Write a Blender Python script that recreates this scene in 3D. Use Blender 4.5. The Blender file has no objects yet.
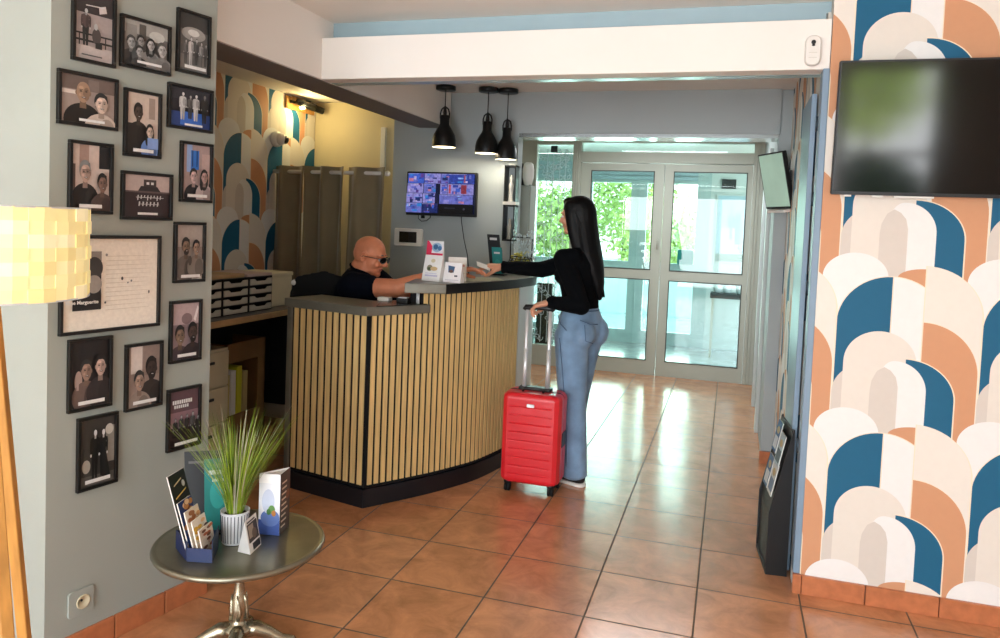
import bpy, bmesh, math, random
from mathutils import Vector, Matrix, Quaternion
random.seed(7)
PI = math.pi
SC = bpy.context.scene
COL = SC.collection

# ------------------------------------------------------------------ colours
def lin(h):
    h = h.lstrip('#')
    r = []
    for i in (0, 2, 4):
        v = int(h[i:i+2], 16)/255
        r.append(v/12.92 if v <= .04045 else ((v+.055)/1.055)**2.4)
    return tuple(r)

MATS = {}
def mat(name, col, rough=.5, metal=0., noise=.06, scale=8., bump=0., bscale=60., spec=.5, coat=0., trans=0., emit=None, es=0., stretch=None, sheen=0., ior=1.45):
    m = bpy.data.materials.new(name); m.use_nodes = True
    nt = m.node_tree; N = nt.nodes; L = nt.links
    b = N['Principled BSDF']
    c = lin(col) if isinstance(col, str) else col
    tc = N.new('ShaderNodeTexCoord'); mp = N.new('ShaderNodeMapping')
    if stretch: mp.inputs['Scale'].default_value = stretch
    L.new(tc.outputs['Object'], mp.inputs['Vector'])
    nz = N.new('ShaderNodeTexNoise'); nz.inputs['Scale'].default_value = scale; nz.inputs['Detail'].default_value = 4
    L.new(mp.outputs['Vector'], nz.inputs['Vector'])
    mr = N.new('ShaderNodeMapRange'); mr.inputs['To Min'].default_value = 1-noise; mr.inputs['To Max'].default_value = 1+noise
    mr.inputs['From Min'].default_value = .3; mr.inputs['From Max'].default_value = .7
    L.new(nz.outputs['Fac'], mr.inputs['Value'])
    vm = N.new('ShaderNodeVectorMath'); vm.operation = 'SCALE'; vm.inputs[0].default_value = c
    L.new(mr.outputs['Result'], vm.inputs['Scale'])
    L.new(vm.outputs['Vector'], b.inputs['Base Color'])
    b.inputs['Roughness'].default_value = rough; b.inputs['Metallic'].default_value = metal
    b.inputs['Specular IOR Level'].default_value = spec; b.inputs['Coat Weight'].default_value = coat
    b.inputs['Coat Roughness'].default_value = .08
    b.inputs['Transmission Weight'].default_value = trans; b.inputs['IOR'].default_value = ior
    if sheen: b.inputs['Sheen Weight'].default_value = sheen
    if emit:
        b.inputs['Emission Color'].default_value = (*lin(emit), 1); b.inputs['Emission Strength'].default_value = es
    if bump:
        n2 = N.new('ShaderNodeTexNoise'); n2.inputs['Scale'].default_value = bscale; n2.inputs['Detail'].default_value = 3
        L.new(mp.outputs['Vector'], n2.inputs['Vector'])
        bp = N.new('ShaderNodeBump'); bp.inputs['Strength'].default_value = bump; bp.inputs['Distance'].default_value = .004
        L.new(n2.outputs['Fac'], bp.inputs['Height']); L.new(bp.outputs['Normal'], b.inputs['Normal'])
    MATS[name] = m
    return m

def colmat(name, rough=.4, emit=0., noise=.1, scale=30., coat=0., spec=.5):
    """a printed surface: the colour of every printed shape is stored on its faces"""
    m = bpy.data.materials.new(name); m.use_nodes = True
    nt = m.node_tree; N = nt.nodes; L = nt.links; b = N['Principled BSDF']
    at = N.new('ShaderNodeAttribute'); at.attribute_name = 'Col'
    tc = N.new('ShaderNodeTexCoord')
    nz = N.new('ShaderNodeTexNoise'); nz.inputs['Scale'].default_value = scale; nz.inputs['Detail'].default_value = 5
    L.new(tc.outputs['Object'], nz.inputs['Vector'])
    mr = N.new('ShaderNodeMapRange'); mr.inputs['To Min'].default_value = 1-noise; mr.inputs['To Max'].default_value = 1+noise
    mr.inputs['From Min'].default_value = .3; mr.inputs['From Max'].default_value = .7
    L.new(nz.outputs['Fac'], mr.inputs['Value'])
    vm = N.new('ShaderNodeVectorMath'); vm.operation = 'SCALE'
    L.new(at.outputs['Color'], vm.inputs[0]); L.new(mr.outputs['Result'], vm.inputs['Scale'])
    if emit:
        b.inputs['Base Color'].default_value = (.01, .01, .01, 1)
        L.new(vm.outputs['Vector'], b.inputs['Emission Color']); b.inputs['Emission Strength'].default_value = emit
    else:
        L.new(vm.outputs['Vector'], b.inputs['Base Color'])
    b.inputs['Roughness'].default_value = rough; b.inputs['Coat Weight'].default_value = coat
    b.inputs['Specular IOR Level'].default_value = spec
    MATS[name] = m
    return m

# ------------------------------------------------------------------ objects
def tag(o, label=None, cat=None, group=None, kind=None):
    if label: o['label'] = label
    if cat: o['category'] = cat
    if group: o['group'] = group
    if kind: o['kind'] = kind
    return o

def thing(name, label, cat, loc, group=None, rz=0.):
    o = bpy.data.objects.new(name, None); COL.objects.link(o)
    o.location = loc; o.rotation_euler = (0, 0, rz); o.empty_display_size = .05
    return tag(o, label, cat, group)

def world_of(p):
    M = Matrix()
    chain = []
    while p is not None: chain.append(p); p = p.parent
    for q in reversed(chain):
        M = M @ Matrix.LocRotScale(q.location, q.rotation_euler, q.scale)
    return M

class MB:
    """collects shapes; build() links them as one mesh object"""
    def __init__(s, xf=None): s.v = []; s.f = []; s.c = []; s.xf = xf; s.sm = []
    def add(s, vs, fs, col=None, smooth=False):
        o = len(s.v)
        if s.xf: vs = [s.xf @ Vector(v) for v in vs]
        s.v += [Vector(v) for v in vs]
        for f in fs: s.f.append([i+o for i in f]); s.c.append(col); s.sm.append(smooth)
        return s
    def box(s, x0, x1, y0, y1, z0, z1, col=None, M=None):
        vs = [(x, y, z) for z in (z0, z1) for y in (y0, y1) for x in (x0, x1)]
        if M: vs = [M @ Vector(v) for v in vs]
        return s.add(vs, [(0,2,3,1), (4,5,7,6), (0,1,5,4), (1,3,7,5), (3,2,6,7), (2,0,4,6)], col)
    def rbox(s, x0, x1, y0, y1, z0, z1, r, seg=3, M=None, axis='z'):
        """box with its edges rounded about one axis and slightly inset faces"""
        A = {'z': (0, 1, 2), 'y': (0, 2, 1), 'x': (1, 2, 0)}[axis]
        lo = (x0, y0, z0); hi = (x1, y1, z1)
        a0, a1, b0, b1, c0, c1 = lo[A[0]], hi[A[0]], lo[A[1]], hi[A[1]], lo[A[2]], hi[A[2]]
        r = min(r, (a1-a0)/2*.99, (b1-b0)/2*.99)
        e = min(r*.5, (c1-c0)*.3)
        prof = []
        for k in range(seg+1):
            t = PI/2*k/seg
            prof.append((c0+e*(1-math.sin(t)), e*(1-math.cos(t))*-1+0))
        levels = [(c0, e*.6), (c0+e*.3, e*.15), (c0+e, 0), (c1-e, 0), (c1-e*.3, e*.15), (c1, e*.6)]
        ring0 = []
        for (ca, cb, st) in ((a1-r, b1-r, 0), (a0+r, b1-r, 1), (a0+r, b0+r, 2), (a1-r, b0+r, 3)):
            for k in range(seg+1):
                t = PI/2*(st+k/seg); ring0.append((ca, cb, math.cos(t), math.sin(t)))
        vs = []; n = len(ring0)
        for (c, ins) in levels:
            for (ca, cb, ct, s_) in ring0:
                p = [0, 0, 0]; p[A[0]] = ca+(r-ins)*ct; p[A[1]] = cb+(r-ins)*s_; p[A[2]] = c
                vs.append(M @ Vector(p) if M else Vector(p))
        fs = []
        for l in range(len(levels)-1):
            for i in range(n): fs.append((l*n+i, l*n+(i+1) % n, (l+1)*n+(i+1) % n, (l+1)*n+i))
        fs.append(tuple(range(n-1, -1, -1))); fs.append(tuple(range((len(levels)-1)*n, len(levels)*n)))
        return s.add(vs, fs, None, False)
    def prism(s, poly, z0, z1, M=None, col=None):
        n = len(poly); vs = [(p[0], p[1], z0) for p in poly]+[(p[0], p[1], z1) for p in poly]
        if M: vs = [M @ Vector(v) for v in vs]
        fs = [tuple(range(n-1, -1, -1)), tuple(range(n, 2*n))]+[(i, (i+1) % n, n+(i+1) % n, n+i) for i in range(n)]
        return s.add(vs, fs, col)
    def lathe(s, prof, c=(0, 0, 0), n=24, M=None, cap=True):
        vs = []; fs = []
        for (r, z) in prof:
            for i in range(n):
                a = 2*PI*i/n; v = Vector((c[0]+r*math.cos(a), c[1]+r*math.sin(a), c[2]+z)); vs.append(M @ v if M else v)
        for k in range(len(prof)-1):
            for i in range(n): fs.append((k*n+i, k*n+(i+1) % n, (k+1)*n+(i+1) % n, (k+1)*n+i))
        if cap:
            fs.append(tuple(range(n-1, -1, -1))); fs.append(tuple(range((len(prof)-1)*n, len(prof)*n)))
        return s.add(vs, fs, None, True)
    def tube(s, pts, r, n=10, col=None):
        pts = [Vector(p) for p in pts]; rr = r if isinstance(r, (list, tuple)) else [r]*len(pts)
        vs = []; up = None
        for i, p in enumerate(pts):
            t = (pts[min(i+1, len(pts)-1)]-pts[max(i-1, 0)])
            if t.length < 1e-9: t = Vector((0, 0, 1))
            t.normalize()
            if up is None: up = Vector((0, 0, 1)) if abs(t.z) < .9 else Vector((1, 0, 0))
            a = t.cross(up)
            if a.length < 1e-6: a = t.cross(Vector((0, 1, 0)))
            a.normalize(); b = a.cross(t).normalized(); up = b
            for k in range(n):
                an = 2*PI*k/n; vs.append(p+(a*math.cos(an)+b*math.sin(an))*rr[i])
        fs = [(i*n+k, (i+1)*n+k, (i+1)*n+(k+1) % n, i*n+(k+1) % n) for i in range(len(pts)-1) for k in range(n)]
        fs.append(tuple(range(n))); fs.append(tuple(range(len(pts)*n-1, (len(pts)-1)*n-1, -1)))
        return s.add(vs, fs, col, True)
    def ell(s, c, r, R=None, nu=20, nv=12, col=None):
        vs = []; c = Vector(c)
        for j in range(1, nv):
            t = PI*j/nv
            for i in range(nu):
                a = 2*PI*i/nu; v = Vector((r[0]*math.sin(t)*math.cos(a), r[1]*math.sin(t)*math.sin(a), r[2]*math.cos(t)))
                vs.append(c+(R @ v if R else v))
        top = len(vs); v = Vector((0, 0, r[2])); vs.append(c+(R @ v if R else v)); v = Vector((0, 0, -r[2])); vs.append(c+(R @ v if R else v))
        fs = [(j*nu+i, (j+1)*nu+i, (j+1)*nu+(i+1) % nu, j*nu+(i+1) % nu) for j in range(nv-2) for i in range(nu)]
        fs += [(top, i, (i+1) % nu) for i in range(nu)]+[(top+1, (nv-2)*nu+(i+1) % nu, (nv-2)*nu+i) for i in range(nu)]
        return s.add(vs, fs, col, True)
    def limb(s, pts, rad, n=14, sub=6):
        """tapered round-ended limb through joints"""
        pts = [Vector(p) for p in pts]; P = []; R = []
        for i in range(len(pts)-1):
            for k in range(sub):
                t = k/sub; P.append(pts[i].lerp(pts[i+1], t)); R.append(rad[i]*(1-t)+rad[i+1]*t)
        P.append(pts[-1]); R.append(rad[-1])
        s.tube(P, R, n); s.ell(pts[0], (rad[0],)*3, None, 12, 8); s.ell(pts[-1], (rad[-1],)*3, None, 12, 8)
        for p, r in zip(pts[1:-1], rad[1:-1]): s.ell(p, (r*1.01,)*3, None, 12, 8)
        return s
    def blobs(s, keys, R, step=.012):
        """flattened chain: keys = (centre, radii)"""
        for (c0, r0), (c1, r1) in zip(keys[:-1], keys[1:]):
            c0 = Vector(c0); c1 = Vector(c1); n = max(1, int((c1-c0).length/step))
            for k in range(n):
                t = k/n; s.ell(c0.lerp(c1, t), [a*(1-t)+b*t for a, b in zip(r0, r1)], R, 16, 10)
        s.ell(keys[-1][0], keys[-1][1], R, 16, 10)
        return s
    def mesh(s, name, M=None):
        me = bpy.data.meshes.new(name)
        inv = M.inverted() if M is not None else Matrix()
        me.from_pydata([inv @ v for v in s.v], [], s.f)
        for p, sm in zip(me.polygons, s.sm): p.use_smooth = sm
        if any(c is not None for c in s.c):
            ca = me.color_attributes.new('Col', 'FLOAT_COLOR', 'CORNER'); k = 0
            for fi, f in enumerate(s.f):
                c = s.c[fi] or (.5, .5, .5)
                for _ in f: ca.data[k].color = (*c, 1); k += 1
        me.update()
        return me
    def build(s, name, m, parent=None, bevel=0., local=False, fix=True, shade=False):
        M = world_of(parent) if (parent is not None and not local) else Matrix()
        me = s.mesh(name, M)
        if fix:
            bm = bmesh.new(); bm.from_mesh(me); bmesh.ops.recalc_face_normals(bm, faces=bm.faces); bm.to_mesh(me); bm.free()
        o = bpy.data.objects.new(name, me); COL.objects.link(o)
        if parent is not None: o.parent = parent
        me.materials.append(MATS[m] if isinstance(m, str) else m)
        if bevel:
            b = o.modifiers.new('b', 'BEVEL'); b.width = bevel; b.segments = 2; b.limit_method = 'ANGLE'; b.angle_limit = .7
        if shade:
            for p in me.polygons: p.use_smooth = True
        return o

def fuse(name, mb, m, parent, voxel=.006, smooth=4, factor=.6):
    """one continuous skin over all the shapes"""
    me = mb.mesh(name)
    tmp = bpy.data.objects.new(name+'_raw', me); COL.objects.link(tmp)
    r = tmp.modifiers.new('r', 'REMESH'); r.mode = 'VOXEL'; r.voxel_size = voxel; r.use_smooth_shade = True
    s = tmp.modifiers.new('s', 'SMOOTH'); s.iterations = smooth; s.factor = factor
    dg = bpy.context.evaluated_depsgraph_get(); dg.update()
    me2 = bpy.data.meshes.new_from_object(tmp.evaluated_get(dg))
    bpy.data.objects.remove(tmp); 
    inv = world_of(parent).inverted() if parent is not None else Matrix()
    me2.transform(inv); me2.name = name
    for p in me2.polygons: p.use_smooth = True
    o = bpy.data.objects.new(name, me2); COL.objects.link(o)
    if parent is not None: o.parent = parent
    me2.materials.clear(); me2.materials.append(MATS[m])
    return o

def text_mesh(name, body, size, m, parent, M, extrude=.0004, align='CENTER', bold=0.):
    """lettering in the local XY plane of M"""
    cu = bpy.data.curves.new(name, 'FONT'); cu.body = body; cu.size = size; cu.extrude = extrude; cu.align_x = align; cu.align_y = 'CENTER'; cu.offset = bold
    cu.resolution_u = 3
    t = bpy.data.objects.new(name+'_raw', cu); COL.objects.link(t)
    dg = bpy.context.evaluated_depsgraph_get(); dg.update()
    me = bpy.data.meshes.new_from_object(t.evaluated_get(dg)); bpy.data.objects.remove(t)
    me.transform((world_of(parent).inverted() if parent is not None else Matrix()) @ M); me.name = name
    o = bpy.data.objects.new(name, me); COL.objects.link(o); o.parent = parent
    me.materials.clear(); me.materials.append(MATS[m])
    return o

def copy_tree(o, parent=None):
    c = o.copy(); COL.objects.link(c)
    if parent is not None: c.parent = parent
    for ch in [x for x in bpy.data.objects if x.parent == o]: copy_tree(ch, c)
    return c

# ------------------------------------------------------------------ printed pictures
def clip(poly, x0, y0, x1, y1):
    def cut(P, f, g):
        out = []
        for i in range(len(P)):
            a, b = P[i-1], P[i]; fa, fb = f(a), f(b)
            if fa >= 0 and fb >= 0: out.append(b)
            elif fa >= 0 > fb: out.append(g(a, b, fa, fb))
            elif fa < 0 <= fb: out += [g(a, b, fa, fb), b]
        return out
    g = lambda a, b, fa, fb: (a[0]+(b[0]-a[0])*fa/(fa-fb), a[1]+(b[1]-a[1])*fa/(fa-fb))
    for f in (lambda p: p[0]-x0, lambda p: x1-p[0], lambda p: p[1]-y0, lambda p: y1-p[1]):
        if len(poly) < 3: return []
        poly = cut(poly, f, g)
    return poly if len(poly) >= 3 else []

def gcol(c):
    if isinstance(c, (int, float)): c = '%02x%02x%02x' % ((int(c),)*3)
    return lin(c)

def art(mb, O, U, V, items, dz=.00025, start=1):
    """flat printed shapes over the rectangle O + u*U + v*V (unit coordinates)"""
    O, U, V = Vector(O), Vector(U), Vector(V); Nn = U.cross(V).normalized(); k = start
    for it in items:
        t = it[0]; col = gcol(it[-1])
        if t == 'r': P = [(it[1], it[2]), (it[3], it[2]), (it[3], it[4]), (it[1], it[4])]
        elif t == 'e': P = [(it[1]+it[3]*math.cos(a*PI/14), it[2]+it[4]*math.sin(a*PI/14)) for a in range(28)]
        else: P = it[1]
        P = clip(P, 0, 0, 1, 1)
        if not P: continue
        mb.add([O+U*p[0]+V*p[1]+Nn*(dz*k) for p in P], [tuple(range(len(P)))], col); k += 1
    return mb

def dim(c, k):
    if isinstance(c, (int, float)): return c*k
    return ''.join('%02x' % int(int(c[i:i+2], 16)*k) for i in (0, 2, 4))

def lighter(c):
    if isinstance(c, (int, float)): return min(245, c*1.14)
    return ''.join('%02x' % min(245, int(int(c[i:i+2], 16)*1.14)) for i in (0, 2, 4))

def portrait(cx, cy, s, skin=170, hair=40, top=30, asp=1.4, beard=False, glasses=False, long=False, bald=False):
    """head and shoulders of one sitter in a print; asp = width/height correction"""
    s *= 1.28; sx, sy = s*asp*.92, s
    L = [('e', cx, cy-1.95*sy, 1.45*sx, 1.2*sy, top), ('e', cx+.5*sx, cy-2.0*sy, .7*sx, .9*sy, dim(top, .8))]
    if long: L += [('e', cx, cy-.3*sy, .74*sx, 1.2*sy, hair), ('e', cx-.45*sx, cy-.8*sy, .3*sx, .7*sy, hair)]
    L.append(('p', [(cx-.26*sx, cy-1.1*sy), (cx+.26*sx, cy-1.1*sy), (cx+.22*sx, cy-.3*sy), (cx-.22*sx, cy-.3*sy)], dim(skin, .72)))
    if not bald: L += [('e', cx-.04*sx, cy+.18*sy, .6*sx, .70*sy, hair)]
    for q in (-1, 1): L.append(('e', cx+q*.52*sx, cy-.05*sy, .08*sx, .16*sy, dim(skin, .8)))
    L += [('e', cx, cy-.04*sy, .5*sx, .60*sy, skin), ('e', cx, cy-.34*sy, .36*sx, .38*sy, skin)]
    if bald: L.append(('e', cx, cy+.14*sy, .5*sx, .58*sy, skin))
    L += [('e', cx+.24*sx, cy-.1*sy, .24*sx, .46*sy, dim(skin, .85)), ('e', cx-.18*sx, cy+.3*sy, .2*sx, .12*sy, lighter(skin)), ('e', cx-.26*sx, cy-.2*sy, .1*sx, .1*sy, lighter(skin))]
    if not bald: L.append(('p', [(cx-.52*sx, cy+.15*sy), (cx-.3*sx, cy+.52*sy), (cx+.4*sx, cy+.5*sy), (cx+.52*sx, cy+.1*sy), (cx+.45*sx, cy+.65*sy), (cx, cy+.86*sy), (cx-.48*sx, cy+.6*sy)], hair))
    if beard: L += [('e', cx, cy-.48*sy, .36*sx, .24*sy, hair), ('e', cx, cy-.27*sy, .22*sx, .07*sy, hair)]
    for q in (-1, 1): L += [('e', cx+q*.2*sx, cy+.06*sy, .11*sx, .05*sy, dim(skin, .6)), ('e', cx+q*.2*sx, cy+.05*sy, .05*sx, .04*sy, 30), ('r', cx+q*.2*sx-.12*sx, cy+.15*sy, cx+q*.2*sx+.12*sx, cy+.19*sy, dim(skin, .45))]
    L += [('p', [(cx-.03*sx, cy+.05*sy), (cx+.03*sx, cy+.05*sy), (cx+.1*sx, cy-.18*sy), (cx-.07*sx, cy-.18*sy)], dim(skin, .82)), ('e', cx, cy-.36*sy, .17*sx, .06*sy, dim(skin, .5)), ('e', cx, cy-.345*sy, .12*sx, .025*sy, 200)]
    if glasses: L += [('r', cx-.38*sx, cy+.16*sy, cx+.38*sx, cy+.19*sy, 25), ('r', cx-.38*sx, cy-.05*sy, cx-.06*sx, cy-.02*sy, 40), ('r', cx+.06*sx, cy-.05*sy, cx+.38*sx, cy-.02*sy, 40), ('r', cx-.38*sx, cy-.05*sy, cx-.35*sx, cy+.18*sy, 30), ('r', cx+.35*sx, cy-.05*sy, cx+.38*sx, cy+.18*sy, 30)]
    return L

def standing(cx, y0, h, asp=1.3, skin=190, top=60, legs=40):
    w = h*.125*asp
    return [('p', [(cx-w*.85, y0+h*.5), (cx+w*.05, y0+h*.5), (cx-w*.1, y0), (cx-w*.6, y0)], legs), ('p', [(cx-w*.05, y0+h*.5), (cx+w*.85, y0+h*.5), (cx+w*.65, y0), (cx+w*.15, y0)], dim(legs, .85)),
            ('e', cx, y0+h*.52, w*.85, h*.1, legs), ('e', cx, y0+h*.66, w*.82, h*.19, top), ('e', cx, y0+h*.77, w*1.08, h*.07, top), ('e', cx+w*.4, y0+h*.64, w*.45, h*.15, dim(top, .8)),
            ('e', cx-w*1.05, y0+h*.64, w*.24, h*.17, dim(top, .9)), ('e', cx+w*1.05, y0+h*.64, w*.24, h*.17, dim(top, .75)), ('e', cx-w*1.05, y0+h*.47, w*.2, h*.03, skin), ('e', cx+w*1.05, y0+h*.47, w*.2, h*.03, skin),
            ('r', cx-w*.22, y0+h*.80, cx+w*.22, y0+h*.87, dim(skin, .8)), ('e', cx, y0+h*.94, w*.48, h*.065, 35), ('e', cx, y0+h*.918, w*.4, h*.062, skin)]

# ------------------------------------------------------------------ materials
mat('wall_grey', '#a0a69f', .75, noise=.02, scale=3, bump=.12, bscale=250)
mat('wall_blue_grey', '#a8b1b3', .6, noise=.02, scale=3, bump=.08, bscale=250)
mat('white_paint', '#eeeae4', .55, noise=.012, scale=3)
mat('ceiling_paint', '#e9e3da', .35, noise=.02, scale=2, spec=.6)
mat('bulkhead_edge', '#7a7574', .6, noise=.03)
mat('strip_blue', '#9db4bd', .25, noise=.03)
mat('office_yellow', '#d3c6a2', .7, noise=.02)
mat('terracotta_skirt', '#b9714a', .35, noise=.14, scale=25, bump=.1, bscale=60)
mat('jamb_blue', '#7f97ad', .4, noise=.04)
mat('jamb_white', '#c9d0cf', .4, noise=.03)
mat('hinge', '#4a5a66', .4, metal=.7)
mat('door_paint', '#b4b7ab', .38, noise=.02)
mat('door_gasket', '#4c4e48', .6)
mat('metal_lintel', '#c9cccb', .18, metal=.9, noise=.03)
mat('brushed_metal', '#dde0e0', .35, metal=.6, noise=.05, scale=4, stretch=(1, 1, .05))
mat('black_metal', '#121314', .35, metal=.2, noise=.05)
mat('black_satin', '#161719', .4, noise=.05)
mat('black_gloss', '#050607', .09, noise=0, spec=1., coat=1.)
mat('dark_plastic', '#1c1d1f', .5, bump=.1)
mat('white_plastic', '#e6e4de', .35, noise=.02)
mat('worktop_grey', '#77756b', .3, metal=.35, noise=.12, scale=10)
mat('worktop_dark', '#33342f', .25, metal=.3, noise=.1)
mat('slat_wood', '#e0c083', .5, noise=.16, scale=6, stretch=(12, 12, .8), bump=.05)
mat('oak', '#c08a45', .5, noise=.2, scale=6, stretch=(6, 6, .7), bump=.05)
mat('brown_wood', '#8a5a30', .5, noise=.25, scale=5, stretch=(1, 8, 8))
mat('plinth_black', '#14171d', .35, noise=.08)
mat('red_shell', '#dc232e', .32, noise=.04, coat=.2)
mat('red_dark', '#8f1018', .4)
mat('rubber', '#101010', .7)
mat('aluminium', '#dfe2e4', .35, metal=.4)
mat('denim', '#7796b6', .85, noise=.22, scale=9, bump=.3, bscale=400, sheen=.2)
mat('denim_dark', '#4a6584', .85, noise=.12, scale=20)
mat('black_knit', '#05070b', .95, noise=.2, scale=40, bump=.2, bscale=260, spec=.15)
mat('navy_cotton', '#060a16', .95, noise=.15, scale=30, bump=.15, bscale=300, spec=.15)
mat('skin_man', '#d98a66', .5, noise=.1, scale=18)
mat('skin_woman', '#d49a7c', .5, noise=.06, scale=18)
mat('lips', '#a85048', .5)
mat('eye_white', '#e8e4e0', .2)
mat('hair_black', '#050507', .5, noise=.3, scale=14, stretch=(9, 9, .5), bump=.4, bscale=30, spec=.25)
mat('hair_grey', '#8d7f76', .8, noise=.2)
mat('glass_dark', '#10181c', .08, spec=.8)
mat('frame_black', '#131211', .35, noise=.1)
mat('paper_white', '#eceae4', .6, noise=.02)
mat('pewter', '#878474', .3, metal=.85, noise=.14, scale=9, bump=.05)
mat('pewter_light', '#a9a28c', .25, metal=.9, noise=.15, scale=30)
mat('front_wall_paint', '#77736c', .7, noise=.03)
mat('window_blue', '#8fb3c4', .5, noise=.3, scale=6)
mat('shade_weave', '#f2e2a0', .8, noise=.05)
mat('curtain_taupe', '#8a7d62', .75, noise=.1, scale=5, bump=.15, bscale=200, sheen=.3)
mat('cream_box', '#cfc6a8', .6, noise=.04)
mat('cardboard', '#85633a', .7, noise=.1)
mat('manila', '#c2b37a', .7, noise=.05)
mat('lime_paper', '#cfcf3a', .6)
mat('desk_top', '#4d4842', .4, noise=.15)
mat('tray_grey', '#b9b6a8', .45, noise=.03)
mat('plank_tan', '#a98a62', .6, noise=.15, scale=8)
mat('pink_paper', '#b9a19a', .6)
mat('leaf_dark', '#2c4a22', .6, noise=.4, scale=4)
mat('leaf_bright', '#cdda80', .7, noise=.35, scale=3)
mat('leaf_mid', '#a9bd68', .7, noise=.4, scale=3)
mat('trunk_brown', '#5b4a38', .9, bump=.5)
mat('pot_white', '#d6d8dc', .4)
mat('pot_line', '#3b4250', .5)
mat('blade_green', '#8fa832', .55, noise=.35, scale=8)
mat('blade_pale', '#b7b59a', .6, noise=.2)
mat('blade_deep', '#5f8022', .55, noise=.2)
mat('soil', '#2e241b', .9)
mat('navy_card', '#1c2e55', .5)
mat('black_card', '#0e0f12', .45)
mat('teal_card', '#1f7a78', .45)
mat('gold', '#d9b860', .3, metal=.8)
mat('white_emit', '#fff3d0', .5, emit='#fff0cc', es=1.5)
mat('outside_paving', '#c6cdd0', .6, noise=.05)
mat('outside_wall', '#d9dcd8', .8, noise=.03)
mat('outside_white', '#c3cfce', .7, noise=.02)
mat('hedge_green', '#6f9a3a', .9, noise=.5, scale=6, bump=.6, bscale=20)
mat('lace_white', '#c4d3d6', .7, noise=.05)
mat('steel_dark', '#33383c', .4, metal=.3)
mat('blind_teal', '#a9bdbd', .5)
mat('wicker', '#6b6d6e', .6)
mat('cactus_yellow', '#c9c25a', .6)
mat('screen_reflection', '#a9c4b4', .12, noise=.25, scale=2, emit='#9fc0ae', es=.35)  # pale green reflection on the screen, painted as colour and faint glow
colmat('print_photo', .45, noise=.06, scale=80, coat=.15)
colmat('print_card', .5, noise=.04)
colmat('wallpaper', .6, noise=.012, scale=40, spec=.3)
colmat('screen_print', .15, emit=.7, noise=.35, scale=60)

# clear pane
def glass_mat(name, tint, rough=0., refl=.12):
    m = bpy.data.materials.new(name); m.use_nodes = True; nt = m.node_tree; N = nt.nodes; L = nt.links
    N.remove(N['Principled BSDF']); out = N['Material Output']
    tr = N.new('ShaderNodeBsdfTransparent'); tr.inputs['Color'].default_value = (*lin(tint), 1)
    gl = N.new('ShaderNodeBsdfGlossy'); gl.inputs['Roughness'].default_value = rough
    nz = N.new('ShaderNodeTexNoise'); nz.inputs['Scale'].default_value = 2
    fr = N.new('ShaderNodeFresnel'); fr.inputs['IOR'].default_value = 1.5
    mx = N.new('ShaderNodeMixShader'); ad = N.new('ShaderNodeMath'); ad.operation = 'MULTIPLY_ADD'
    ad.inputs[1].default_value = 1.; ad.inputs[2].default_value = refl*.3
    ad.inputs[2].default_value = 0.
    L.new(fr.outputs['Fac'], ad.inputs[0]); L.new(ad.outputs[0], mx.inputs[0])
    L.new(tr.outputs[0], mx.inputs[1]); L.new(gl.outputs[0], mx.inputs[2]); L.new(mx.outputs[0], out.inputs['Surface'])
    MATS[name] = m
glass_mat('pane_glass', '#e9f4f0', 0., .15)
glass_mat('spectacle_glass', '#8492a0', 0., .5)

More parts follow.
